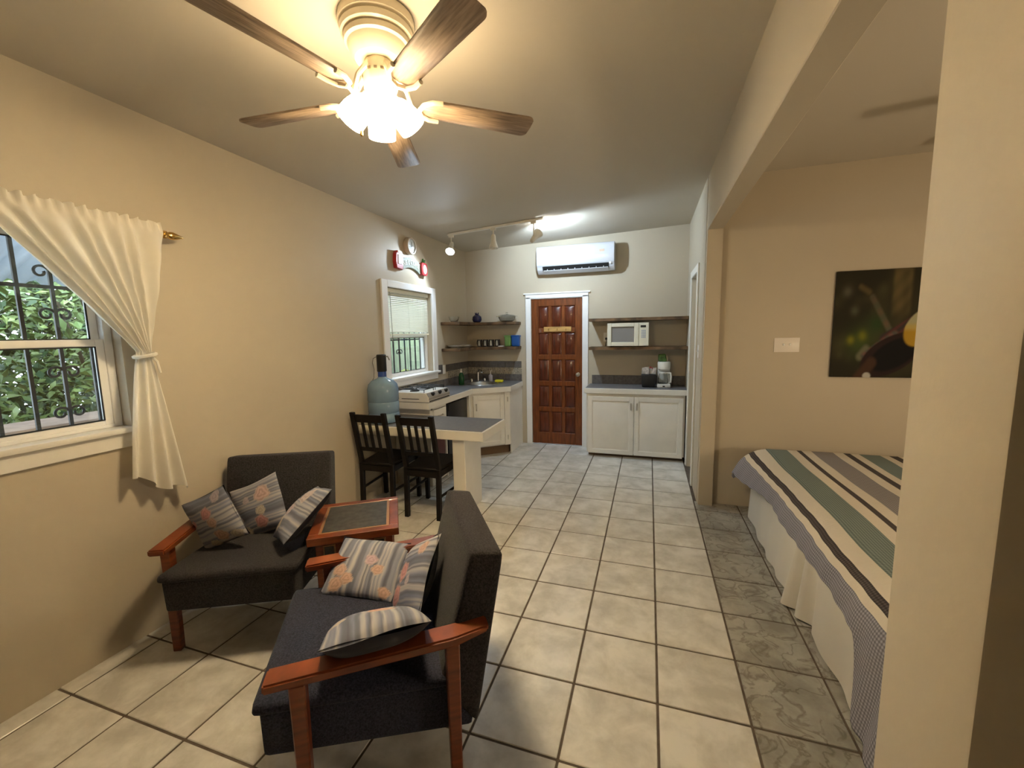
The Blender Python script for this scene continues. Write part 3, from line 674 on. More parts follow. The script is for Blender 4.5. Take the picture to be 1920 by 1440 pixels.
for y0 in (-0.11, 0.12):
    b = BM(); zt_ = 0.124
    tube(b, [(-0.19, y0-0.10, zt_), (0.15, y0-0.10, zt_), (0.15, y0+0.10, zt_), (-0.19, y0+0.10, zt_)], 0.004, 6, closed=True)
    for p, q in (((-0.19, y0), (0.15, y0)), ((-0.02, y0-0.1), (-0.02, y0+0.1)), ((-0.12, y0-.1), (-0.05, y0-.02)), ((-0.12, y0+.1), (-0.05, y0+.02)), ((0.08, y0-.1), (0.01, y0-.02)), ((0.08, y0+.1), (0.01, y0+.02))): tube(b, [(*p, zt_), (*q, zt_)], 0.0035, 6)
    for p in ((-0.185, y0-.095), (0.145, y0-.095), (0.145, y0+.095), (-0.185, y0+.095)): tube(b, [(*p, zt_), (*p, 0.093)], 0.004, 6)
    obj('grate', b, M['black'], st_)

# breakfast peninsula
TZ = 0.76
pn = thing('breakfast_bar', 'white edged breakfast bar with grey top fixed to the left wall', 'table', (XL, 1.44, 0)); P0 = (XL, 1.44, 0)
b = BM(); box(b, (XL+0.002, 1.44, TZ-0.085), (-1.36, 2.005, TZ-0.004), 0.004); rel(obj('frame', b, M['white'], pn), P0)
b = BM(); box(b, (XL+0.002, 1.458, TZ-0.006), (-1.378, 1.99, TZ), 0.001); rel(obj('tabletop', b, M['grey'], pn), P0)
b = BM(); box(b, (-1.66, 1.47, 0), (-1.543, 1.825, TZ-0.085), 0.004); rel(obj('leg', b, M['white'], pn), P0)
wb = thing('water_bottle', 'blue five gallon water bottle on the breakfast bar', 'bottle', (-2.435, 1.62, TZ))
b = BM(); lathe(b, [(0.10, 0.0), (0.135, 0.008), (0.142, 0.03), (0.142, 0.085), (0.136, 0.095), (0.142, 0.105), (0.142, 0.19), (0.136, 0.20), (0.142, 0.21), (0.142, 0.315), (0.132, 0.36), (0.10, 0.395), (0.05, 0.415), (0.036, 0.43), (0.033, 0.475)], 32); obj('bottle_body', b, mat('blue_polycarbonate', (0.19, 0.30, 0.43), 0.12, noise=(4, 0.12)), wb)
b = BM(); lathe(b, [(0.036, 0.43), (0.040, 0.432), (0.038, 0.478), (0.033, 0.478)], 20, cap=(False, False)); obj('neck_band', b, mat('band_blue', (0.03, 0.08, 0.32), 0.3), wb)
b = BM(); lathe(b, [(0.041, 0.478), (0.044, 0.484), (0.044, 0.63), (0.038, 0.637)], 20); obj('pump', b, M['black'], wb)
b = BM(); tube(b, [(-0.04, -0.01, 0.62), (-0.075, -0.02, 0.60), (-0.085, -0.02, 0.56), (-0.07, -0.02, 0.50), (-0.078, -0.02, 0.42), (-0.10, -0.02, 0.39)], 0.003, 6); obj('cable', b, mat('grey_cable', (0.16, 0.13, 0.10), 0.5), wb)
b = BM(); tube(b, [(0.04, 0.0, 0.615), (0.07, 0.0, 0.62), (0.088, 0.0, 0.585)], 0.006, 8); obj('spout', b, M['chrome'], wb)

# dining chairs, backs to the camera, pushed under the bar
def dining_chair(loc, rz, label):
    c = thing('dining_chair', label, 'chair', loc, rz, group='dark dining chairs at the breakfast bar'); w = 0.175; m = M['espresso']
    for sx in (-1, 1):
        b = BM(); x = sx*(w-0.02)
        for (y0, z0, y1, z1) in ((0.0, 0.0, 0.02, 0.44), (0.02, 0.44, -0.075, 0.915)):
            hexa(b, [(x-0.02, y0-0.016, z0), (x+0.02, y0-0.016, z0), (x+0.02, y0+0.018, z0), (x-0.02, y0+0.018, z0), (x-0.02, y1-0.016, z1), (x+0.02, y1-0.016, z1), (x+0.02, y1+0.018, z1), (x-0.02, y1+0.018, z1)], 0.003)
        obj('leg', b, m, c)
        b = BM(); x = sx*(w+0.01); hexa(b, [(x-0.017, 0.395, 0), (x+0.017, 0.395, 0), (x+0.017, 0.43, 0), (x-0.017, 0.43, 0), (x-0.019, 0.39, 0.43), (x+0.019, 0.39, 0.43), (x+0.019, 0.43, 0.43), (x-0.019, 0.43, 0.43)], 0.002); obj('leg', b, m, c)
        b = BM(); tube(b, [(sx*(w-0.015), 0.0, 0.20), (sx*(w+0.01), 0.41, 0.20)], 0.012, 8); obj('stretcher', b, m, c)
    b = BM(); hexa(b, [(-w+0.02, 0.0, 0.425), (w-0.02, 0.0, 0.425), (w+0.03, 0.45, 0.425), (-w-0.03, 0.45, 0.425), (-w+0.02, 0.0, 0.45), (w-0.02, 0.0, 0.45), (w+0.03, 0.45, 0.45), (-w-0.03, 0.45, 0.45)], 0.006); obj('seat', b, m, c)
    b = BM(); hexa(b, [(-w+.01, 0.385, 0.37), (w-.01, 0.385, 0.37), (w-.01, 0.41, 0.37), (-w+.01, .41, .37), (-w+.01, .385, .425), (w-.01, .385, .425), (w-.01, .41, .425), (-w+.01, .41, .425)]); box(b, (-w+.03, 0.0, 0.37), (w-.03, 0.022, 0.425)); box(b, (-w-0.0, 0.02, 0.375), (-w+0.02, 0.40, 0.425)); box(b, (w-0.02, 0.02, 0.375), (w, 0.40, 0.425)); obj('apron', b, m, c)
    def yb(z): return 0.02-0.095*(z-0.44)/0.475
    def rail(z0, z1, nm):
        b = BM(); hexa(b, [(-w+.03, yb(z0)-.008, z0), (w-.03, yb(z0)-.008, z0), (w-.03, yb(z0)+.012, z0), (-w+.03, yb(z0)+.012, z0), (-w+.03, yb(z1)-.008, z1), (w-.03, yb(z1)-.008, z1), (w-.03, yb(z1)+.012, z1), (-w+.03, yb(z1)+.012, z1)], .002); obj(nm, b, m, c)
    rail(0.825, 0.895, 'top_rail'); rail(0.555, 0.59, 'lower_rail')
    for x in (-0.068, 0.0, 0.068):
        b = BM(); z0, z1 = 0.585, 0.83; hexa(b, [(x-.013, yb(z0)-.005, z0), (x+.013, yb(z0)-.005, z0), (x+.013, yb(z0)+.007, z0), (x-.013, yb(z0)+.007, z0), (x-.013, yb(z1)-.005, z1), (x+.013, yb(z1)-.005, z1), (x+.013, yb(z1)+.007, z1), (x-.013, yb(z1)+.007, z1)]); obj('slat', b, m, c)
    return c
dining_chair((-1.885, 1.318, 0), 0.0, 'dark slatted dining chair further from the wall, at the breakfast bar')
dining_chair((-2.355, 1.34, 0), 0.03, 'dark slatted dining chair against the wall, in front of the water bottle')

# ------------------------------------------------------------------ kitchen, right
cr = thing('base_cabinet', 'white two door base cabinet right of the brown door', 'cabinet', (-0.22, 3.55, 0)); C0 = (-0.22, 3.55, 0)
xa, xb, yf = -0.80, 0.355, 3.53
b = BM(); box(b, (xa, yf, 0.06), (xb, YB-0.004, 0.808), 0.002); rel(obj('body', b, M['white'], cr), C0)
b = BM(); box(b, (xa+0.02, yf+0.06, 0.0), (xb-0.01, YB-0.004, 0.06)); rel(obj('plinth', b, bpy.data.materials['plinth_brown'], cr), C0)
idm = Matrix.Translation((0, yf, 0)); xm = (xa+xb)/2
panel_door(cr, C0, xa+0.02, xm-0.002, 0.05, 0.775, idm, hx=xm-0.035, hz=0.66)
panel_door(cr, C0, xm+0.002, xb-0.02, 0.05, 0.775, idm, hx=xm+0.035, hz=0.66)
rc = thing('coffee_counter', 'grey topped white edged counter over the two door cabinet', 'counter', (-0.22, 3.5, 0.81)); R0 = (-0.22, 3.5, 0.81)
b = BM(); box(b, (xa-0.025, yf-0.035, 0.81), (XR-0.004, YB-0.002, 0.874), 0.004); rel(obj('counter_edge', b, M['white'], rc), R0)
b = BM(); box(b, (xa-0.010, yf-0.022, 0.872), (XR-0.006, YB-0.004, 0.88), 0.001); rel(obj('counter_surface', b, M['grey'], rc), R0)
splash('trim_4', [(-0.785, YB, XR-0.004, YB, 0.88, 0.998, 8)])
def wall_shelf(z, label):
    s = thing('wall_shelf', label, 'shelf', (-0.20, YB, z)); b = BM()
    P = [(-0.592, -0.002)]
    N = 24
    front = [(-0.592+1.166*k/N, -0.287+rr.uniform(-0.006, 0.006)) for k in range(N+1)]
    prism(b, [(-0.592, -0.002)]+front+[(0.574, -0.002)], 'z', -0.036, 0, 0.0); obj('board', b, M['shelf'], s)
wall_shelf(1.735, 'upper live edge wooden shelf above the microwave')
wall_shelf(1.378, 'lower live edge wooden shelf carrying the microwave')
mw = thing('microwave', 'cream microwave oven on the lower wooden shelf', 'microwave', (-0.315, 3.80, 1.378)); ym = -0.165
M['mwcream'] = mat('microwave_cream', (0.76, 0.72, 0.58), 0.35)
b = BM(); box(b, (-0.245, ym+0.02, 0.012), (0.245, 0.13, 0.292), 0.006, seg=2); obj('casing', b, M['mwcream'], mw)
for x in (-0.2, 0.2):
    for y in (-0.1, 0.09): obj('foot', box(BM(), (x-.015, y-.015, 0), (x+.015, y+.015, .013)), M['black'], mw)
dfr = BM()
for lo, hi in (((-0.245, 0.012), (-0.195, 0.292)), ((0.075, 0.012), (0.130, 0.292)), ((-0.195, 0.012), (0.075, 0.058)), ((-0.195, 0.246), (0.075, 0.292))): box(dfr, (lo[0], ym-0.008, lo[1]), (hi[0], ym+0.021, hi[1]), 0.004)
md = obj('door', dfr, M['mwcream'], mw)
b = BM(); box(b, (-0.197, ym+0.006, 0.056), (0.077, ym+0.012, 0.248)); obj('window', b, mat('smoked_window', (0.26, 0.25, 0.24), 0.12), md)
b = BM(); box(b, (0.132, ym-0.004, 0.012), (0.245, ym+0.021, 0.292), 0.004); cp = obj('control_panel', b, M['mwcream'], mw)
b = BM(); box(b, (0.150, ym-0.006, 0.235), (0.212, ym-0.003, 0.262)); obj('display', b, M['black'], cp)
b = BM()
for r in range(5):
    for k in range(3): box(b, (0.160+k*0.018, ym-0.006, 0.110+r*0.020), (0.174+k*0.018, ym-0.003, 0.124+r*0.020))
o = obj('keypad', b, mat('keypad_blue', (0.36, 0.40, 0.46), 0.4), cp)
outlet('wall_outlet', 'wall outlet with a dark plug left of the microwave', wall_m((-0.60, YB, 1.50), (1, 0, 0)))
pg = thing('plug', 'dark power plug in the outlet beside the microwave', 'plug', (-0.598, YB-0.009, 1.478)); b = BM(); box(b, (-0.014, -0.03, -0.014), (0.014, 0, 0.014), 0.004); obj('plug_body', b, M['black'], pg)
b = BM(); tube(b, [(0, -0.025, -0.005), (0.004, -0.035, -0.03), (-0.008, -0.02, -0.07), (-0.012, 0.0, -0.095)], 0.004, 6); obj('cord', b, M['black'], pg)
cm = thing('coffee_maker', 'white drip coffee maker on the grey counter', 'coffee maker', (0.115, 3.73, 0.88)); wcm = mat('white_plastic', (0.74, 0.72, 0.66), 0.35)
b = BM(); box(b, (-0.078, -0.10, 0), (0.078, 0.10, 0.045), 0.012, seg=2); obj('base', b, wcm, cm)
b = BM(); box(b, (-0.072, 0.035, 0.04), (0.072, 0.10, 0.25), 0.008, seg=2); obj('tank', b, wcm, cm)
b = BM(); lathe(b, [(0.052, 0.205), (0.072, 0.225), (0.076, 0.30), (0.070, 0.312)], 26, Matrix.Translation((0, -0.01, 0))); obj('filter_basket', b, wcm, cm)
b = BM(); box(b, (-0.014, -0.103, 0.012), (0.014, -0.098, 0.026), 0.002); obj('switch', b, M['black'], cm)
cf = thing('carafe', 'glass coffee carafe with white handle in the coffee maker', 'carafe', (0.105, 3.70, 0.925)); b = BM()
lathe(b, [(0.045, 0), (0.055, 0.005), (0.058, 0.05), (0.048, 0.10), (0.042, 0.125), (0.039, 0.125), (0.045, 0.10), (0.054, 0.05), (0.05, 0.01), (0, 0.008)], 24, cap=(True, False)); obj('jug', b, M['clear'], cf)
b = BM(); lathe(b, [(0.045, 0.126), (0.047, 0.142), (0.02, 0.150)], 20); obj('lid', b, wcm, cf)
b = BM(); tube(b, [(0.04, -0.015, 0.135), (0.085, -0.03, 0.132), (0.092, -0.032, 0.09), (0.088, -0.03, 0.02), (0.065, -0.022, 0.015)], [0.011, 0.011, 0.012, 0.011, 0.008], 8); obj('handle', b, wcm, cf)
gp = thing('filter_pack', 'green packet of filters lying on top of the coffee maker', 'packet', (0.10, 3.735, 1.192)); b = BM()
soft(b, [(-.052, -.03, 0), (.052, -.03, 0), (.052, .03, 0), (-.052, .03, 0), (-.058, -.025, .09), (.030, -.025, .098), (.030, .02, .098), (-.058, .02, .09)], (.11, .05, .09), .018, 8); obj('packet', b, mat('green_foil', (0.06, 0.13, 0.025), 0.4, noise=(25, 0.7)), gp)
b = BM(); soft(b, [(.028, -.02, .0), (.062, -.02, 0), (.062, .02, 0), (.028, .02, 0), (.030, -.015, .08), (.055, -.015, .07), (.055, .01, .07), (.030, .01, .08)], (.035, .04, .075), .01, 6); obj('paper_filters', b, mat('brown_paper', (0.34, 0.26, 0.15), 0.8), gp)
bg = thing('coffee_caddy', 'black caddy bag stuffed with packets beside the coffee maker', 'caddy', (-0.062, 3.69, 0.88)); b = BM()
soft(b, [(-.075, -.05, 0), (.075, -.05, 0), (.075, .05, 0), (-.075, .05, 0), (-.088, -.058, .165), (.088, -.058, .165), (.088, .058, .165), (-.088, .058, .165)], (.16, .11, .16), .012, 8, front=0.01); obj('bag', b, M['black'], bg)
b = BM(); r2 = random.Random(5)
for k in range(7):
    x = -0.06+0.02*k; y = r2.uniform(-.03, .03); a = r2.uniform(-.5, .5); h = r2.uniform(.05, .085)
    prism(b, [(x-.025, .15), (x+.025, .15), (x+.022+a*.02, .165+h), (x-.022+a*.02, .165+h*.9)], 'y', y-.006, y+.006, 0.002)
obj('packets', b, mat('foil_packets', (0.50, 0.47, 0.44), 0.3, noise=(30, 0.5)), bg)
b = BM(); prism(b, [(0.0, .16), (.05, .16), (.055, .235), (.01, .255)], 'y', .035, .045, 0.002); obj('red_packet', b, mat('red_foil', (0.35, 0.06, 0.05), 0.4), bg)

# ------------------------------------------------------------------ armchairs
def armchair(loc, rz, label, arms, fab, fab_back):
    c = thing('armchair', label, 'armchair', loc, rz); w = 0.304
    b = BM(); soft(b, [(-w+.012, -.358, .282), (w-.012, -.358, .282), (w-.006, .296, .200), (-w+.006, .296, .200), (-w+.004, -.358, .442), (w-.004, -.358, .442), (w-.004, .30, .375), (-w+.004, .30, .375)], (.60, .66, .16), .014, 10)
    obj('seat_base', b, fab, c)
    b = BM(); soft(b, [(-w-.007, -.380, .436), (w+.007, -.380, .436), (w+.007, .26, .372), (-w-.007, .26, .372), (-w-.004, -.372, .478), (w+.004, -.372, .478), (w+.002, .26, .415), (-w-.002, .26, .415)], (.61, .64, .05), .022, 14, top=.016)
    obj('seat_cushion', b, fab, c)
    b = BM(); soft(b, [(-w, .185, .385), (w, .185, .385), (w, .312, .200), (-w, .312, .200), (-w, .306, .846), (w, .306, .846), (w, .421, .826), (-w, .421, .826)], (.61, .12, .50), .018, 12)
    obj('backrest', b, fab_back, c)
    for sx in (-1, 1):
        full_arm = sx in arms
        lx = sx*(w+0.030)
        for y, nm in ((-.234, 0), (.228, 1)):
            ztop = (0.55 if nm == 0 else 0.572) if full_arm else 0.30
            xx = lx if full_arm else sx*(w-0.05)
            b = BM(); hexa(b, [(xx-.020, y-.018, 0), (xx+.020, y-.018, 0), (xx+.020, y+.018, 0), (xx-.020, y+.018, 0), (xx-.024, y-.023, ztop), (xx+.024, y-.023, ztop), (xx+.024, y+.023, ztop), (xx-.024, y+.023, ztop)], .004); obj('leg', b, M['redwood'], c)
        if full_arm:
            b = BM(); A = [(-.323, .548), (.24, .566), (.347, .588), (.350, .612), (.235, .600), (-.323, .578)]
            t = bmesh.new(); xi, xo = sx*(w-.014), sx*(w+.062); L = []
            for x in (xi, xo):
                L.append([t.verts.new((x-(sx*.010 if y > .3 else 0)*(1 if x == xo else 0), y, z)) for y, z in A])
            t.faces.new(L[0]); t.faces.new(L[1][::-1])
            for i in range(6): t.faces.new((L[0][i], L[1][i], L[1][(i+1) % 6], L[0][(i+1) % 6]))
            bmesh.ops.recalc_face_normals(t, faces=t.faces); bmesh.ops.bevel(t, geom=list(t.edges), offset=.006, segments=2, affect='EDGES')
            merge(b, t); obj('armrest', b, M['redwood'], c)
    return c
PA_, PB_ = (-2.114, -0.021, 0), (-1.040, -0.418, 0)
armchair(PA_, 0.451, 'charcoal upholstered armchair with a single wooden arm against the left wall', (-1,), M['charcoal'], M['charcoal'])
armchair(PB_, -0.970, 'navy and charcoal armchair with red wooden arms in the foreground, side on', (-1, 1), M['navy'], M['charcoal'])

# end table between them
ec = [(-1.709, -.150), (-1.322, .111), (-1.547, .480), (-1.905, .251)]
ex = sum(p[0] for p in ec)/4; ey = sum(p[1] for p in ec)/4; ea = math.atan2(ec[1][1]-ec[0][1], ec[1][0]-ec[0][0]); eh = 0.225; EZ = 0.56
et = thing('end_table', 'red wooden end table with dark stone inset between the armchairs', 'table', (ex, ey, 0), ea)
b = BM()
for lo, hi in (((-eh, -eh), (eh, -eh+.045)), ((-eh, eh-.045), (eh, eh)), ((-eh, -eh+.045), (-eh+.05, eh-.045)), ((eh-.05, -eh+.045), (eh, eh-.045))): box(b, (*lo, EZ-.042), (*hi, EZ), .003)
obj('top_frame', b, M['redwood'], et)
b = BM(); box(b, (-eh+.05, -eh+.045, EZ-.02), (eh-.05, eh-.045, EZ-.001)); obj('border', b, mat('border_wood', (0.30, 0.16, 0.075), 0.4), et)
b = BM(); box(b, (-eh+.064, -eh+.057, EZ-.01), (eh-.064, eh-.057, EZ+.0005), .0004); obj('stone_inset', b, M['slate'], et)
b = BM(); q = eh-.035
for lo, hi in (((-q, -q), (q, -q+.02)), ((-q, q-.02), (q, q)), ((-q, -q), (-q+.02, q)), ((q-.02, -q), (q, q))): box(b, (*lo, EZ-.13), (*hi, EZ-.042), .002)
obj('apron', b, M['redwood'], et)
for sx in (-1, 1):
    for sy in (-1, 1):
        b = BM(); box(b, (sx*(q-.025)-.027, sy*(q-.025)-.027, 0), (sx*(q-.025)+.027, sy*(q-.025)+.027, EZ-.043), .004); obj('leg', b, M['redwood'], et)
for k in (-.125, 0, .125):
    b = BM(); box(b, (k-.030, -q-.006, EZ-.118), (k+.030, -q+.001, EZ-.058), .001); o = obj('inlay_border', b, bpy.data.materials['border_wood'], et)
    b = BM(); box(b, (k-.022, -q-.008, EZ-.110), (k+.022, -q-.004, EZ-.066), .001); obj('inlay', b, M['slate'], o)

# ------------------------------------------------------------------ cushions
M['pillow'] = vcol_mat('printed_cotton', 0.85, bump=(300, 0.25, 0.002)); M['pillowback'] = mat('navy_velvet', (0.012, 0.012, 0.022), 0.9, sheen=0.1)
PAL = [(0.15, 0.16, 0.21), (0.11, 0.115, 0.15), (0.23, 0.24, 0.30), (0.34, 0.34, 0.37), (0.13, 0.14, 0.18), (0.19, 0.21, 0.28), (0.40, 0.38, 0.39)]
def cushion(label, c, u, v, w, h, seed, along, flowers, th=0.11):
    R = random.Random(seed); c = Vector(c); u = Vector(u).normalized(); v = Vector(v); v = (v-u*v.dot(u)).normalized(); n = u.cross(v)
    t = thing('cushion', label, 'cushion', (0, 0, 0), group='striped floral cushions'); t.matrix_world = Matrix(((u.x, v.x, n.x, c.x), (u.y, v.y, n.y, c.y), (u.z, v.z, n.z, c.z), (0, 0, 0, 1)))
    N = 60; cols = [R.choice(PAL) for _ in range(46)]
    def shape(a, b, s):
        pu = 1-.05*(1-b*b); pv = 1-.05*(1-a*a)
        z = s*th/2*((1-abs(a)**2.6)*(1-abs(b)**2.6))**0.55
        z += s*0.006*math.sin(3.1*a+seed)*math.cos(2.7*b)
        return Vector((a*w/2*pu, b*h/2*pv, z))
    for s, nm, m in ((1, 'printed_front', M['pillow']), (-1, 'plain_back', M['pillowback'])):
        n_ = N if s > 0 else 18
        bm = BM(); lay_ = bm.verts.layers.float_color.new('Col'); g = []
        for i in range(n_+1):
            row = []
            for j in range(n_+1):
                a, b2 = -1+2*i/n_, -1+2*j/n_; vv = bm.verts.new(shape(a, b2, s)); row.append(vv)
                if s > 0:
                    p = (a if along == 'u' else b2); o_ = (b2 if along == 'u' else a)
                    k = (p+1)/2*40+0.28*math.sin(o_*4+p*7)+0.12*math.sin(o_*11); i0 = int(max(0, k)) % 45; f = k-math.floor(k); f = f*f*(3-2*f)
                    col = Vector(cols[i0])*(1-f)+Vector(cols[i0+1])*f
                    for (fx, fy, fr_, fc) in flowers:
                        dx, dy = a-fx, b2-fy; d = math.hypot(dx, dy); th_ = math.atan2(dy, dx); rad = fr_*(1+.07*math.sin(5*th_+fx*9)+.06*math.sin(3*th_+fy*7)+.04*math.sin(11*th_))
                        if d < rad:
                            q_ = d/rad; pt = 0.5+0.5*math.sin(q_*13+1.3*math.sin(3*th_)); base = Vector(fc)
                            cc = base*(0.72+0.38*pt)
                            if q_ > .86: cc = cc*0.6+Vector((0.55, 0.48, 0.42))*0.4
                            al = min(1, (1-q_)*7+.35); col = col*(1-al)+cc*al
                    vv[lay_] = (*col, 1)
            g.append(row)
        for i in range(n_):
            for j in range(n_):
                q_ = (g[i][j], g[i+1][j], g[i+1][j+1], g[i][j+1]); bm.faces.new(q_ if s > 0 else q_[::-1])
        obj(nm, bm, m, t, sharp=170)
    return t
PK, PE, CR, LI = (0.52, 0.27, 0.26), (0.50, 0.33, 0.26), (0.47, 0.41, 0.33), (0.42, 0.36, 0.40)
cushion('striped floral cushion leaning out over the wooden arm by the wall', (-2.241, -0.179, 0.617), (0.909, 0.065, 0.413), (-0.406, -0.096, 0.909), .320, .290, 1, 'v', [(.15, .35, .24, PK), (.25, -.05, .2, PE), (.25, -.62, .26, PE), (-.25, -.85, .18, CR), (.75, -.8, .2, CR), (.65, .8, .2, LI), (-.65, .15, .14, PK)], .10)
cushion('middle striped floral cushion upright against the wall armchair back', (-2.222, .067, .580), (.902, .175, .395), (-.424, .179, .888), .340, .318, 2, 'v', [(.45, .45, .30, (0.50, .36, .34)), (.3, -.15, .18, CR), (.2, -.55, .25, PK), (-.55, -.75, .25, CR), (-.65, -.3, .16, PK), (-.2, .4, .14, LI)], .10)
cushion('striped floral cushion tilted edge on beside the end table', (-1.836, 0.0, .622), (.849, -.492, .192), (.288, .735, .614), .250, .337, 3, 'v', [(.1, .55, .36, (.46, .38, .37)), (-.2, -.1, .22, LI), (-.4, -.6, .25, CR)], .11)
cushion('striped floral cushion lying against the far arm of the foreground armchair', (-1.254, -.226, .532), (.978, .2, -.065), (-.132, .823, .552), .330, .270, 4, 'u', [(-.62, -.3, .2, PE), (-.35, -.55, .19, PE), (-.62, -.72, .22, PE), (.15, .15, .19, (.46, .34, .38)), (.42, -.15, .18, PE), (.75, -.8, .17, PE)], .095)
cushion('striped floral cushion standing against the foreground armchair back', (-.980, -.267, .560), (.708, -.456, .539), (-.06, .722, .689), .330, .305, 5, 'v', [(-.2, .1, .28, PK), (-.3, -.55, .3, PK), (.6, .65, .2, PE), (.3, -.2, .15, LI)], .10)
cushion('striped floral cushion slumped along the near arm of the foreground armchair', (-.925, -.612, .585), (-.761, -.649, .005), (.569, -.664, .486), .335, .330, 6, 'u', [(-.15, .0, .30, PE), (-.05, -.3, .2, PK), (.7, .2, .15, CR)], .12)

# ------------------------------------------------------------------ ceiling fans
FX, FY, FZ, FR, FP = -1.102, -0.156, 2.492, 0.653, 0.694
M['shade'] = mat('lit_glass', (0.9, 0.85, 0.7), 0.3, emit=(SHADE_COL, SHADE_EMIT)); M['bulb'] = mat('lit_bulb', (1, 1, 1), 0.3, emit=((1, 0.80, 0.52), SHADE_EMIT*12.0))
M['offglass'] = mat('frosted_glass', (0.80, 0.77, 0.70), 0.35)
def ceiling_fan(label, x, y, zc, phase, lit):
    f = thing('ceiling_fan', label, 'ceiling fan', (x, y, zc)); dz = -zc
    zb = FZ-2.78                                         # blade plane relative to the ceiling
    b = BM(); lathe(b, [(0.055, -0.150), (0.088, -0.146), (0.104, -0.128), (0.114, -0.098), (0.124, -0.092), (0.127, -0.076), (0.122, -0.070), (0.136, -0.062), (0.140, -0.044), (0.134, -0.038), (0.144, -0.030), (0.144, 0.002)], 40); obj('motor_housing', b, M['cream'], f)
    b = BM(); lathe(b, [(0.045, -0.262), (0.060, -0.255), (0.063, -0.175), (0.05, -0.148)], 28); obj('switch_housing', b, M['cream'], f)
    b = BM()
    for k in range(16):
        a = k*PI/8; box(b, (-.006, .0635, -.205), (.006, .0655, -.195), 0, Matrix.Rotation(a, 4, 'Z'))
    obj('vent_slots', b, mat('vent_dark', (0.16, 0.12, 0.07), 0.6) if 'vent_dark' not in bpy.data.materials else bpy.data.materials['vent_dark'], f)
    for k in range(5):
        a = phase+k*2*PI/5; rm = Matrix.Rotation(a, 4, 'Z'); pitch = Matrix.Translation((0, 0, zb)) @ Matrix.Rotation(math.radians(-11), 4, 'X')
        b = BM(); r0, r1, w0, w1 = 0.165, FR, 0.052, 0.062; out = []
        for j in range(9): t = -PI/2+PI*j/8; out.append((r1-.03+.03*math.cos(t), (w1-.03)*(-1 if t < 0 else 1 if t > 0 else 0)+.03*math.sin(t) if abs(t) > 1e-6 else 0))
        inn = [(r0+.045-.045*math.cos(t), w0*math.sin(t)) for t in np.linspace(PI/2, -PI/2, 9)]
        prism(b, out+inn, 'z', -.004, .004, .0012)
        bl_ = obj('blade', b, M['blade'], f, sharp=50); bl_.matrix_local = rm @ pitch
        b = BM(); zi = -.165
        arc = [(r0+.075, -w0-.002, -.008), (r0+.035, -w0*.98, -.010), (r0+.002, -w0*.62, -.012), (r0-.012, 0, -.013), (r0+.002, w0*.62, -.012), (r0+.035, w0*.98, -.010), (r0+.075, w0+.002, -.008)]
        pm = Matrix.Rotation(math.radians(-11), 4, 'X')
        tube(b, [(pm @ Vector(p))+Vector((0, 0, zb)) for p in arc], .0095, 8)
        tube(b, [(.045, 0, zi), (.075, 0, zi-.035), (.105, 0, zi-.075), (.13, 0, zb-.028), (r0-.010, 0, zb-.012)], [.011, .010, .009, .009, .008], 8)
        br = obj('blade_iron', b, M['cream'], f); br.matrix_local = rm
    b = BM(); lathe(b, [(0.02, -.312), (0.048, -.298), (0.052, -.272), (0.045, -.258)], 24); obj('light_fitter', b, M['cream'], f)
    for k in range(4):
        a = math.radians(-56)+k*PI/2; tl_ = math.radians(37); ax = Vector((math.cos(a)*math.sin(tl_), math.sin(a)*math.sin(tl_), -math.cos(tl_)))
        o0 = Vector((math.cos(a)*.045, math.sin(a)*.045, -.275)); mt_ = axis_mtx(o0, ax)
        b = BM(); lathe(b, [(.020, -.012), (.023, 0), (.023, .016)], 18, mt_); so = obj('lamp_socket', b, M['cream'], f)
        b = BM(); lathe(b, [(.022, .012), (.034, .026), (.048, .052), (.055, .082), (.056, .112), (.055, .130), (.0525, .130), (.0535, .112), (.0525, .083), (.046, .054), (.031, .028), (.019, .014)], 26, mt_, cap=(False, False)); obj('lamp_shade', b, M['shade'] if lit else M['offglass'], f)
        b = BM(); lathe(b, [(.012, .018), (.014, .035), (.028, .068), (.030, .085), (.022, .105), (.006, .114)], 18, mt_); obj('bulb', b, M['bulb'] if lit else M['offglass'], f)
    b = BM()
    for k in range(9): lathe(b, [(.0005, -.0035), (.0035, 0), (.0005, .0035)], 8, Matrix.Translation((-.06, -.052, -.265-.012*k-.03)))
    tube(b, [(-.06, -.052, -.25), (-.06, -.052, -.41)], .0012, 5); lathe(b, [(.002, -.435), (.006, -.43), (.006, -.415), (.002, -.41)], 10, Matrix.Translation((-.06, -.052, 0))); obj('pull_chain', b, M['brass'], f)
    return f
ceiling_fan('lit ceiling fan with grey brown blades and glowing glass shades', FX, FY, 2.788, FP, True).scale = (1, 1, 1)
ceiling_fan('unlit ceiling fan in the bedroom, one blade tip showing past the pillar', 2.03, 1.06, 2.83, 2.98, False)

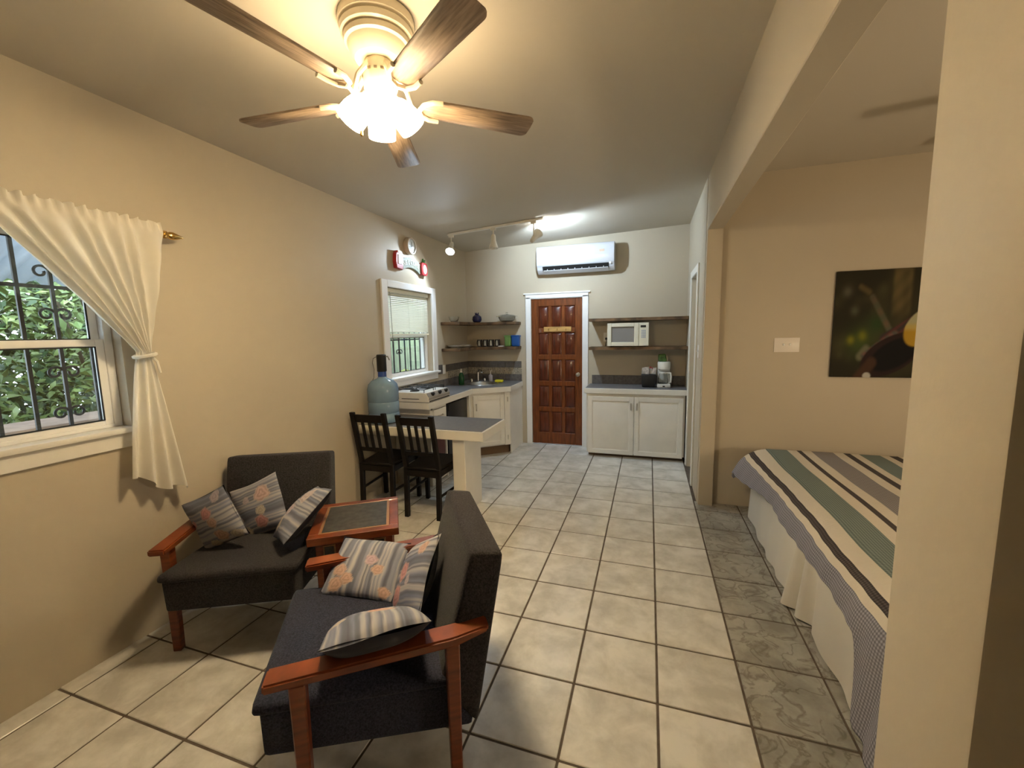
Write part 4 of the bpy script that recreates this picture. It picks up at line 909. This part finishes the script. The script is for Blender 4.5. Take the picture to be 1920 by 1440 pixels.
# ------------------------------------------------------------------ track light
def cz(x): return ceil_z(x)
ta, tb = Vector((-2.33, 2.89, cz(-2.33)-.016)), Vector((-1.16, 2.785, cz(-1.16)-.016))
tl = thing('track_light', 'white ceiling track light with three adjustable lamp heads in the kitchen', 'track light', ta); td = tb-ta
b = BM(); mm = axis_mtx((0, 0, 0), td); box(b, (-.017, -.012, 0), (.017, .012, td.length), .002, mm); obj('track', b, M['white'], tl)
M['lens'] = mat('lit_lens', (1, 1, 1), .3, emit=((0.92, 0.96, 1.0), 14)); M['lampwhite'] = mat('lamp_white', (0.72, 0.68, 0.58), 0.4)
def head(tx, axis, lit, drop):
    p = ta+td*tx-ta; ax = Vector(axis).normalized(); piv = p+Vector((0, 0, -drop))
    b = BM(); box(b, (p.x-.03, p.y-.014, p.z-.035), (p.x+.03, p.y+.014, p.z-.008), .003); tube(b, [p+Vector((0, 0, -.03)), piv], .007, 8); hd = obj('lamp_head', b, M['lampwhite'], tl)
    mt_ = axis_mtx(piv-ax*.03, ax); b = BM(); lathe(b, [(.020, -.02), (.026, 0), (.028, .045), (.040, .085), (.052, .125), (.054, .130), (.050, .130), (.038, .085), (.02, .06)], 24, mt_, cap=(True, False)); obj('lamp_shade', b, M['lampwhite'], hd)
    b = BM(); lathe(b, [(.0, .118), (.03, .124), (.046, .128), (.047, .116)] if lit else [(.0, .108), (.046, .110), (.046, .105)], 22, mt_, cap=(False, False)); obj('lens', b, M['lens'] if lit else M['offglass'], hd)
    return piv+ax*.115, ax
def spot(name, pos, ax, power, half, blend):
    d = bpy.data.lights.new(name, 'SPOT'); d.energy = power; d.color = SPOT_COL; d.spot_size = math.radians(2*half); d.spot_blend = blend; d.shadow_soft_size = 0.03
    o = bpy.data.objects.new(name, d); COL.objects.link(o); o.matrix_world = axis_mtx(pos, -Vector(ax))
SPAX = (.10, -.63, -.76)
sp0, spa = head(.035, SPAX, True, .13); spot('track_spot', ta+sp0+spa*.02, SPAX, SPOT_POWER, 72, .35)
head(.50, (.02, -.06, -1), False, .13)
SPAX3 = (.35, .60, .66)
sp3, spb = head(.91, SPAX3, True, .19); spot('track_spot', ta+sp3+spb*.02, (.38, .62, -.15), SPOT3_POWER, 89, .5)

# ------------------------------------------------------------------ air conditioner
ac = thing('air_conditioner', 'white split air conditioner mounted over the brown door', 'air conditioner', (-0.99, YB, 2.33)); AW = 0.497
b = BM(); pr = [(0, .025), (-.05, .010), (-.11, .012), (-.165, .055), (-.178, .09), (-.198, .11), (-.206, .20), (-.200, .31), (-.185, .345), (-.14, .356), (0, .356)]
prism(b, pr, 'x', -AW, AW, .004); obj('casing', b, mat('ac_plastic', (0.58, 0.59, 0.62), 0.18), ac, sharp=28)
b = BM(); hexa(b, [(-.42, -.155, .046), (.43, -.155, .046), (.43, -.182, .098), (-.42, -.182, .098), (-.42, -.158, .040), (.43, -.158, .040), (.43, -.188, .096), (-.42, -.188, .096)]); obj('air_outlet', b, M['black'], ac)
b = BM(); hexa(b, [(-.41, -.100, .006), (.42, -.100, .006), (.42, -.168, .042), (-.41, -.168, .042), (-.41, -.098, .012), (.42, -.098, .012), (.42, -.166, .048), (-.41, -.166, .048)]); obj('louvre', b, bpy.data.materials['ac_plastic'], ac)
b = BM()
for k in range(9): box(b, (-.36+.09*k, -.176, .044), (-.353+.09*k, -.150, .062))
obj('vane', b, bpy.data.materials['ac_plastic'], ac)
b = BM(); box(b, (-.055, -.209, .203), (-.030, -.204, .226), .001)
o = obj('emblem', b, mat('emblem_blue', (0.10, 0.09, 0.45), .3), ac, label='small blue square emblem')
b = BM()
for k, w_ in enumerate((.012, .012, .008, .012, .010)): box(b, (-.022+.0145*k, -.2085, .206), (-.022+.0145*k+w_, -.204, .221), .0008)
obj('emblem_lettering', b, mat('emblem_lilac', (0.42, 0.42, 0.66), .3), ac)
b = BM(); box(b, (.315, -.2065, .232), (.375, -.200, .262)); obj('sticker', b, mat('sticker_orange', (0.62, 0.45, 0.33), .5), ac)
b = BM(); lathe(b, [(.014, 0), (.014, .004), (.0, .005)], 16, axis_mtx((.445, -.193, .092), (0, -1, -.2)), cap=(True, False)); obj('display_dot', b, M['trimwhite'], ac)

# ------------------------------------------------------------------ clock and welcome sign on the left wall
ck = thing('wall_clock', 'round wall clock above the welcome sign', 'clock', (XL, 2.43, 2.535))
mt_ = axis_mtx((0, 0, 0), (1, 0, 0)); b = BM(); lathe(b, [(.085, 0), (.092, .012), (.092, .05), (.085, .058), (.074, .058), (.070, .050)], 32, mt_, cap=(True, False)); obj('case', b, mat('clock_case', (0.62, 0.53, 0.42), .35), ck)
b = BM(); lathe(b, [(.0, .048), (.072, .048)], 32, mt_, cap=(False, False)); obj('dial', b, M['trimwhite'], ck)
b = BM(); box(b, (.050, -.003, -.01), (.0515, .003, .045)); box(b, (.052, -.002, -.004), (.0535, .035, .002)); obj('hand', b, M['black'], ck)
b = BM(); lathe(b, [(.074, .055), (.04, .066), (.0, .070)], 28, mt_, cap=(False, False)); obj('crystal', b, glass_mat('clock_glass', (.95, .97, .97), .03, .75), ck)
sg = thing('welcome_sign', 'arched wooden WELCOME sign with a red jar and an apple at its ends', 'sign', (XL, 2.45, 2.36))
def arcp(a, r): return (r*math.sin(a), -0.42+r*math.cos(a))
b = BM(); pts = [arcp(a, .475) for a in np.linspace(-.52, .52, 17)]+[arcp(a, .365) for a in np.linspace(.52, -.52, 17)]
prism(b, pts, 'x', .001, .022, .003); obj('board', b, mat('sign_board', (0.22, 0.235, 0.18), .6, noise=(18, .2)), sg)
ltr = BM()
for k, chh in enumerate('WELCOME'):
    a = -.37+.123*k; y, z = arcp(a, .42); yv = Vector((0, math.cos(a), -math.sin(a))); zv = Vector((0, math.sin(a), math.cos(a))); xv = Vector((1, 0, 0))
    text_bm(ltr, chh, .066, .002, Matrix(((yv.x, zv.x, xv.x, .024), (yv.y, zv.y, xv.y, y), (yv.z, zv.z, xv.z, z), (0, 0, 0, 1))))
obj('lettering', ltr, mat('sign_letters', (0.62, 0.62, 0.52), .5), sg)
M['signred'] = mat('sign_red', (0.48, 0.035, 0.04), .4)
b = BM(); prism(b, [(-.31, -.095), (-.20, -.10), (-.185, -.02), (-.19, .05), (-.21, .085), (-.29, .085), (-.315, .05), (-.325, -.03)], 'x', .001, .045, .004); o = obj('red_jar', b, M['signred'], sg, label='red painted jar')
b = BM(); prism(b, [(-.29, -.05), (-.22, -.05), (-.215, .045), (-.285, .045)], 'x', .044, .050, .001); prism(b, [(-.29, .062), (-.212, .062), (-.212, .083), (-.29, .083)], 'x', .044, .051, .001); obj('jar_label', b, mat('sign_cream', (0.75, 0.66, 0.60), .5), o)
b = BM(); ap = [(.255+.072*math.sin(t)*(1+.1*math.cos(2*t)), -.035+.082*math.cos(t)-.012*math.cos(3*t)) for t in np.linspace(0, 2*PI, 24, endpoint=False)]; prism(b, ap, 'x', .001, .045, .004); o = obj('apple', b, M['signred'], sg, label='red painted apple half')
b = BM(); prism(b, [(.255+.040*math.sin(t), -.038+.052*math.cos(t)) for t in np.linspace(0, 2*PI, 20, endpoint=False)], 'x', .044, .049, .001); obj('apple_flesh', b, bpy.data.materials['sign_cream'], o)
b = BM(); prism(b, [(.245, .045), (.29, .075), (.27, .035)], 'x', .002, .040, .002); prism(b, [(.25, .04), (.258, .085), (.266, .04)], 'x', .01, .03); obj('leaf', b, mat('sign_green', (0.06, 0.22, 0.05), .5), o)

# switches
def switch(name, label, m, n):
    t = thing(name, label, 'switch', (0, 0, 0)); t.matrix_world = m; w_ = .036*n+.02
    b = BM(); box(b, (-w_, -.006, -.06), (w_, 0, .06), .003, seg=2); obj('cover_plate', b, mat('switch_ivory', (0.80, 0.74, 0.66), .35) if 'switch_ivory' not in bpy.data.materials else bpy.data.materials['switch_ivory'], t)
    for k in range(n):
        x = (k-(n-1)/2)*.046; b = BM(); box(b, (x-.006, -.016, -.004), (x+.006, -.005, .012), .002); obj('toggle', b, M['trimwhite'], t)
switch('light_switch', 'ivory double light switch on the bedroom wall beside the bird picture', wall_m((1.025, BEDY, 1.432), (1, 0, 0)), 2)
switch('light_switch', 'white light switch between the right doorway and the column', wall_m((XR, 2.55, 1.37), (0, -1, 0)), 1)
pa = thing('plug_adapter', 'black plug adapter with a dangling cord on the wall behind the armchair arm', 'plug', (XL, .10, .53)); b = BM(); box(b, (0, -.035, -.03), (.045, .03, .03), .006); obj('adapter_body', b, M['black'], pa)
b = BM(); tube(b, [(.04, .02, -.02), (.06, .03, -.07), (.05, .035, -.2), (.02, .04, -.50), (.03, .08, -.52)], .004, 6); obj('cord', b, M['black'], pa)

# ------------------------------------------------------------------ bedroom: bed, quilt, picture
bd = thing('bed', 'bed with a long white cotton bed skirt behind the pillar', 'bed', (1.6, .8, 0))
D0 = (1.6, .8, 0)
b = BM(); soft(b, [(.80, -.65, .33), (2.45, -.65, .33), (2.45, 2.06, .33), (.80, 2.06, .33), (.80, -.65, .585), (2.45, -.65, .585), (2.45, 2.06, .585), (.80, 2.06, .585)], (1.65, 2.7, .25), .05, 10); rel(obj('mattress', b, M['skirt'], bd), D0)
b = BM(); box(b, (.82, -.63, .06), (2.43, 2.04, .33), .01); rel(obj('base', b, M['skirt'], bd), D0)
b = BM(); rows = []
for j in range(10):
    k = j/9; z = .50-.488*k; row = []
    path = [(2.42, 2.075)]+[(2.42-1.6*q_/30, 2.075) for q_ in range(1, 30)]
    ny = 180
    ys = [(x, y, 'f') for x, y in path]+[(None, 2.075-2.75*q_/ny, 's') for q_ in range(ny+1)]
    for x, y, kind in ys:
        fl_ = math.sin(y*21+1.1*math.sin(y*5))*.006*(.3+k)+math.sin(y*3.3+.6)*.012*k
        pleat = -.055*math.exp(-((y-.88)/.035)**2)*(.25+.75*k)+.035*math.exp(-((y-.82)/.02)**2)-.03*math.exp(-((y-.77)/.03)**2)*(.3+.7*k)+.03*math.exp(-((y-.70)/.03)**2)*(.3+.7*k)
        if kind == 's': row.append(b.verts.new((.775-.030*k+fl_+pleat, y, z)))
        else: row.append(b.verts.new((x, y+.006*math.sin(x*22)*(k+.2), z)))
    rows.append(row)
for p, q in zip(rows, rows[1:]):
    for i in range(len(p)-1): b.faces.new((p[i], p[i+1], q[i+1], q[i]))
rel(obj('bed_skirt', b, M['skirt'], bd, sharp=170), D0)

def quilt_mat():
    m = mat('striped_quilt', (1, 1, 1), 0.9, spec=0.2); nt = m.node_tree; L = nt.links; bs = nt.nodes['Principled BSDF']
    uv = nt.nodes.new('ShaderNodeUVMap'); uv.uv_map = 'UVMap'; sx = nt.nodes.new('ShaderNodeSeparateXYZ'); L.new(uv.outputs[0], sx.inputs[0])
    TE, CRM, DK, GY, HM = (.185, .225, .205), (.66, .60, .49), (.080, .068, .065), (.27, .25, .245), (.25, .245, .28)
    st = [(.0, HM), (.705, CRM), (.742, DK), (.775, CRM), (.838, TE), (.975, CRM), (1.04, DK), (1.08, CRM), (1.14, GY), (1.29, CRM), (1.35, DK), (1.395, CRM), (1.45, TE), (1.585, CRM), (1.63, DK), (1.69, CRM), (1.74, GY), (1.95, CRM), (2.01, DK), (2.06, CRM), (2.1, TE), (2.3, HM)]
    mr = nt.nodes.new('ShaderNodeMapRange'); mr.inputs[1].default_value = 0.0; mr.inputs[2].default_value = 2.8; L.new(sx.outputs[0], mr.inputs[0])
    r = nt.nodes.new('ShaderNodeValToRGB'); r.color_ramp.interpolation = 'CONSTANT'; e = r.color_ramp.elements
    e[0].position = 0; e[0].color = (*st[0][1], 1); e[1].position = st[1][0]/2.8; e[1].color = (*st[1][1], 1)
    for p, c_ in st[2:]:
        k = e.new(p/2.8); k.color = (*c_, 1)
    L.new(mr.outputs[0], r.inputs[0])
    # fine woven check (strong on the grey bands, faint elsewhere): rows across, ribs along
    def wave(sock, freq):
        a = nt.nodes.new('ShaderNodeMath'); a.operation = 'MULTIPLY'; a.inputs[1].default_value = freq; L.new(sock, a.inputs[0])
        s = nt.nodes.new('ShaderNodeMath'); s.operation = 'SINE'; L.new(a.outputs[0], s.inputs[0])
        t = nt.nodes.new('ShaderNodeMapRange'); t.inputs[1].default_value = -1; t.inputs[2].default_value = 1; t.inputs[3].default_value = .72; t.inputs[4].default_value = 1.22; L.new(s.outputs[0], t.inputs[0]); return t.outputs[0]
    w1_, w2_ = wave(sx.outputs[0], 2*PI/.0125), wave(sx.outputs[1], 2*PI/.0125)
    mn = nt.nodes.new('ShaderNodeMath'); mn.operation = 'MULTIPLY'; L.new(w1_, mn.inputs[0]); L.new(w2_, mn.inputs[1])
    lum = nt.nodes.new('ShaderNodeRGBToBW'); L.new(r.outputs[0], lum.inputs[0])
    gt = nt.nodes.new('ShaderNodeMath'); gt.operation = 'LESS_THAN'; gt.inputs[1].default_value = .4; L.new(lum.outputs[0], gt.inputs[0])
    mx = nt.nodes.new('ShaderNodeMix'); mx.data_type = 'RGBA'; mx.blend_type = 'MULTIPLY'; L.new(gt.outputs[0], mx.inputs[0]); L.new(r.outputs[0], mx.inputs[6]); L.new(mn.outputs[0], mx.inputs[7]); L.new(mx.outputs[2], bs.inputs['Base Color'])
    n = nt.nodes.new('ShaderNodeTexNoise'); n.inputs['Scale'].default_value = 60; tc = nt.nodes.new('ShaderNodeTexCoord'); L.new(tc.outputs['Object'], n.inputs['Vector'])
    bp = nt.nodes.new('ShaderNodeBump'); bp.inputs['Strength'].default_value = .5; bp.inputs['Distance'].default_value = .006; L.new(n.outputs[0], bp.inputs['Height']); L.new(bp.outputs[0], bs.inputs['Normal'])
    return m
def sstep(a, b_, x): t = max(0, min(1, (x-a)/(b_-a))); return t*t*(3-2*t)
bend = [(0., 0.)]; xx = zz_ = 0
for k in range(400):
    s = k*.002; th = math.radians(12+68*min(1, s/.22)); xx += .002*math.cos(th); zz_ += .002*math.sin(th); bend.append((xx, zz_))
def drop(s):
    if s <= 0: return 0., 0.
    k = min(399, s/.002); i = int(k); f = k-i; return bend[i][0]*(1-f)+bend[i+1][0]*f, bend[i][1]*(1-f)+bend[i+1][1]*f
ql = BM(); uvl = ql.loops.layers.uv.new('UVMap'); EX, EY = 0.86, 2.03; NU, NV = 150, 170; g = []; uvs = {}
for j in range(NV+1):
    v = -0.72+3.05*j/NV                       # along the bed, beyond EY it hangs over the foot end
    near = 1-sstep(-.06, .10, v)
    Lh = .245+.30*near+.008*math.sin(v*9)+.05*sstep(1.45, 1.9, v); row = []
    for i in range(NU+1):
        k = i/NU; u = (EX-Lh)+(2.55-(EX-Lh))*k**1.0 if k > .35 else None
        u = (EX-Lh)+k/.42*Lh if k < .42 else EX+(k-.42)/.58*1.7
        dx, dzx = drop(EX-u); dy, dzy = drop(v-EY)
        x = u if u > EX else EX-dx; y = v if v < EY else EY+dy*.6
        x -= .06*sstep(1.40, 1.95, v)*max(0, (EX-u)/.25)
        x += .006*math.sin(v*13+u*6)*max(0, (EX-u)/.25)+.004*math.sin(v*41)*max(0, (EX-u)/.25)
        z = .602-max(dzx, dzy)-.25*min(dzx, dzy)+.0025*math.sin(v*11)*math.sin(u*9)
        z = max(z, .03)
        w_ = .010*math.sin(v*6.5+1.2); vv = ql.verts.new((x, y, z)); uvs[vv] = (u+.004*math.sin(v*5.1), v); row.append(vv)
    g.append(row)
for j in range(NV):
    for i in range(NU):
        f = ql.faces.new((g[j][i], g[j][i+1], g[j+1][i+1], g[j+1][i]))
        for lp in f.loops: lp[uvl].uv = uvs[lp.vert]
qo = thing('quilt', 'striped teal, cream and grey quilt spread over the bed', 'quilt', (0, 0, 0)); qm = obj('cover', ql, quilt_mat(), qo, sharp=170)
sol = qm.modifiers.new('thick', 'SOLIDIFY'); sol.thickness = .012; sol.offset = 1.0

pw0, pw1, pz0, pz1 = 1.337, 2.20, 1.170, 2.005
pc = thing('bird_picture', 'dark frameless picture of a black bird with a yellow throat on the bedroom wall', 'picture', (pw0, BEDY, pz0))
b = BM(); box(b, (0, -.018, 0), (pw1-pw0, -.001, pz1-pz0), .001); obj('backing', b, M['black'], pc)
pic = BM(); pl = pic.verts.layers.float_color.new('Col'); NX_, NZ_ = 150, 130; g = []
rp = np.random.default_rng(4); blobs = [(rp.uniform(0, 1.4), rp.uniform(0, 1), rp.uniform(.03, .12), rp.uniform(.3, 1)) for _ in range(60)]
def seg_d(px, py, a, b_):
    ax, ay = a; bx_, by_ = b_; t = max(0, min(1, ((px-ax)*(bx_-ax)+(py-ay)*(by_-ay))/((bx_-ax)**2+(by_-ay)**2))); return math.hypot(px-ax-t*(bx_-ax), py-ay-t*(by_-ay)), t
def paint(a, b_):
    col = np.array((.020, .017, .008))
    for (x, y, r, s) in blobs:
        w_ = math.exp(-((a-x)**2+(b_-y)**2)/(r*r)); col = col+w_*s*np.array((.030, .028, .010))*.55
    def mixc(c_, w_):
        nonlocal col; w_ = max(0, min(1, w_)); col = col*(1-w_)+np.array(c_)*w_
    mixc((.115, .085, .032), (1-sstep(.07, .12, abs(a-.70)))*(1-sstep(.32, .5, b_))*(.65+.25*math.sin(a*40+b_*17)*math.sin(b_*23)))
    mixc((.05, .09, .015), math.exp(-((a-.30)**2+(b_-.66)**2)/.02)*.6); mixc((.20, .19, .012), math.exp(-((a-.20)**2+(b_-.645)**2)/.0016)*.9); mixc((.17, .17, .012), math.exp(-((a-.325)**2+(b_-.605)**2)/.0022)*.9)
    mixc((.02, .05, .012), math.exp(-((a-.47)**2+(b_-.50)**2)/.01)*.8); mixc((.10, .09, .06), math.exp(-((a-.13)**2+(b_-.19)**2)/.002)*.8); mixc((.09, .09, .05), math.exp(-((a-.22)**2+(b_-.37)**2)/.0018)*.7)
    d, t = seg_d(a, b_, (.40, .25), (.62, .58)); mixc((.105+.02*math.sin(t*19), .085, .050), (1-sstep(.012, .045, d))*(.55+.45*t))
    d, t = seg_d(a, b_, (.27, .15), (.36, .20)); mixc((.10, .07, .025), (1-sstep(.005, .045, d))*.8)
    mixc((.13, .13, .075), 1-sstep(.015, .06, seg_d(a, b_, (.31, .80), (.37, .73))[0]))
    d, t = seg_d(a, b_, (.55, .63), (1.05, .36)); mixc((.060+.025*math.sin(a*60+b_*80), .028, .024), 1-sstep(.030, .055, d))
    d, t = seg_d(a, b_, (.36, .80), (.66, .60)); mixc((.115+.04*math.sin(a*50-b_*70), .075, .062), 1-sstep(.020, .055, d))
    ca, sa = math.cos(-.42), math.sin(-.42); X, Y = (a-.64), (b_-.785); xr, yr = X*ca+Y*sa, -X*sa+Y*ca
    e_ = math.hypot(xr/.33, yr/.165); mixc((.020, .009, .008), 1-sstep(.98, 1.08, e_)); mixc((.0035, .0025, .003), 1-sstep(.75, .95, math.hypot((xr-.03)/.31, (yr-.01)/.15)))
    d, t = seg_d(a, b_, (.44, .86), (.30, 1.02)); mixc((.055, .026, .014), 1-sstep(.03, .075, d)); mixc((.45, .43, .38), 1-sstep(.025, .04, math.hypot((a-.40)/1.3, b_-.985)))
    ca, sa = math.cos(.75), math.sin(.75); X, Y = (a-.93), (b_-.535); xr, yr = X*ca-Y*sa, X*sa+Y*ca
    e_ = math.hypot(xr/.21, yr/.15); mixc((.36, .34, .20) if b_ < .52 else (.40, .24, .02), (1-sstep(.9, 1.03, e_))); mixc((.43, .33, .10), (1-sstep(.9, 1.03, e_))*(1-sstep(0, .05, abs(b_-.53))))
    mixc((.004, .003, .003), 1-sstep(.9, 1.05, math.hypot((a-1.22)/.15, (b_-.50)/.20)))
    return col
for i in range(NX_+1):
    row = []
    for j in range(NZ_+1):
        x = (pw1-pw0)*i/NX_; z = (pz1-pz0)*j/NZ_; vv = pic.verts.new((x, -.0188, z)); vv[pl] = (*paint(x/.61, 1-j/NZ_), 1); row.append(vv)
    g.append(row)
for i in range(NX_):
    for j in range(NZ_): pic.faces.new((g[i][j], g[i+1][j], g[i+1][j+1], g[i][j+1]))
obj('print', pic, vcol_mat('photo_print', .6, spec=.15), pc)

# ------------------------------------------------------------------ outside the windows
b = BM(); box(b, (-9, -6, -.6), (-2.76, 10, -.5)); struct('ground', b, mat('soil', (0.10, 0.075, 0.05), .9, noise=(3, .4)))
b = BM(); box(b, (-3.32, -3.2, -.5), (-2.98, 1.6, 1.14), .01); tag(obj('garden_wall', b, mat('pink_render', (0.50, 0.35, 0.28), .9, noise=(8, .2))), 'low pinkish garden wall outside the living room window', 'wall')
aw = BM(); n_ = 150; rows = []
for k in range(n_+1):
    y = -3.0+4.9*k/n_; h = .022*math.sin(y*2*PI/.11); rows.append((aw.verts.new((-2.77, y, 2.42+h)), aw.verts.new((-4.0, y, 1.965+h))))
for p, q in zip(rows, rows[1:]): aw.faces.new((p[0], p[1], q[1], q[0]))
o = obj('awning', aw, cloth_thin('translucent_sheet', (0.55, 0.60, 0.66), .35), sharp=170); tag(o, 'corrugated pale sheet awning over the living room window', 'awning'); sm_ = o.modifiers.new('thick', 'SOLIDIFY'); sm_.thickness = .003
leafm = [mat('leaf_a', (0.105, 0.165, 0.05), .35, noise=(3, .5)), mat('leaf_b', (0.20, 0.27, 0.085), .35, noise=(3, .4)), mat('leaf_c', (0.03, 0.07, 0.022), .4, noise=(3, .5))]
def shrub(label, cx, cy, z0, z1, rx, ry, n, seed, L):
    R = random.Random(seed); t = thing('shrub', label, 'shrub', (cx, cy, -.5)); fm = BM()
    for k in range(n):
        a = R.uniform(0, 2*PI); r = math.sqrt(R.random()); z = R.uniform(z0, z1)
        p = Vector((rx*r*math.cos(a), ry*r*math.sin(a), z+.5)); d = Vector((R.uniform(-1, 1), R.uniform(-1, 1), R.uniform(-.9, .5))).normalized(); s = d.cross(Vector((R.uniform(-.4, .4), R.uniform(-.4, .4), 1))).normalized(); nn = s.cross(d)
        l = L*R.uniform(.6, 1.25); w_ = l*R.uniform(.20, .30); q = [p, p+d*l*.45+s*w_-nn*.01, p+d*l-nn*l*.18, p+d*l*.45-s*w_-nn*.01, p+d*l*.5+nn*.012]
        vs_ = [fm.verts.new(x) for x in q]; mi = R.choice((0, 0, 1, 1, 2))
        for tri in ((0, 1, 4), (1, 2, 4), (2, 3, 4), (3, 0, 4)): fm.faces.new([vs_[x] for x in tri]).material_index = mi
    fo = obj('foliage', fm, leafm, t); fo['kind'] = 'stuff'
    b = BM()
    for k in range(7):
        a = R.uniform(0, 2*PI); e = Vector((rx*.7*math.cos(a), ry*.7*math.sin(a), z1+.3)); tube(b, [(0.02*k, 0, 0), e*.5+Vector((0, 0, .1)), e], [.03, .02, .008], 6)
    obj('stem', b, mat('bark', (0.10, 0.07, 0.045), .9) if 'bark' not in bpy.data.materials else bpy.data.materials['bark'], t)
shrub('bushy green shrub outside the living room window, nearest the wall', -4.78, -.55, .2, 2.25, .7, .72, 4200, 1, .10)
shrub('bushy green shrub beyond the garden wall, partly behind the curtain', -4.80, 1.0, .1, 2.4, .7, .80, 4600, 2, .10)
shrub('tall dense shrub filling the view behind the other garden shrubs', -6.3, .8, -.1, 3.2, .75, 2.6, 14000, 3, .17)
# mossy board fence and palm fronds outside the kitchen window
fn = thing('board_fence', 'mossy green board fence outside the kitchen window', 'fence', (-3.75, 2.4, -.5)); mossm = mat('mossy_board', (0.075, 0.09, 0.05), .9, noise=(2.2, .7, (2, 2, .8)))
bb = BM(); box(bb, (-.012, -.11, 0), (.012, .11, 2.9), .004); b0 = obj('board', bb, mossm, fn)
for k in range(1, 17):
    o = b0.copy(); COL.objects.link(o); o.location = (random.uniform(-.012, .012), .232*k, random.uniform(-.06, .03))
b = BM(); box(b, (-.05, -.1, .9), (-.014, 3.9, .98)); box(b, (-.05, -.1, 2.1), (-.014, 3.9, 2.18)); obj('rail', b, mossm, fn)
pf = thing('palm_plant', 'palm with pale fronds outside the kitchen window', 'palm', (-3.02, 2.78, -.5)); R = random.Random(9); frm = mat('frond', (0.38, 0.42, 0.13), .5, noise=(4, .5))
for k in range(9):
    a = R.uniform(1.75, 4.4); b = BM(); pts = []; H = R.uniform(1.5, 1.85)
    for q in range(9): s = q/8; pts.append(Vector((math.cos(a)*.45*s*s, math.sin(a)*.60*s*s, H*s+(.25*s-.45*s**3))))
    tube(b, pts, [.012-.001*q for q in range(9)], 5)
    for q in range(3, 9):
        for sd in (-1, 1):
            p = pts[q]; d = Vector((-math.sin(a)*sd, math.cos(a)*sd, -.5)); tp = p+d*.20+Vector((math.cos(a)*.08, math.sin(a)*.08, 0)); w_ = Vector((0, 0, .014))
            v1 = [b.verts.new(x) for x in (p+w_, p-w_, tp-w_*.2, tp+w_*.2)]; b.faces.new(v1)
    obj('frond', b, frm, pf)
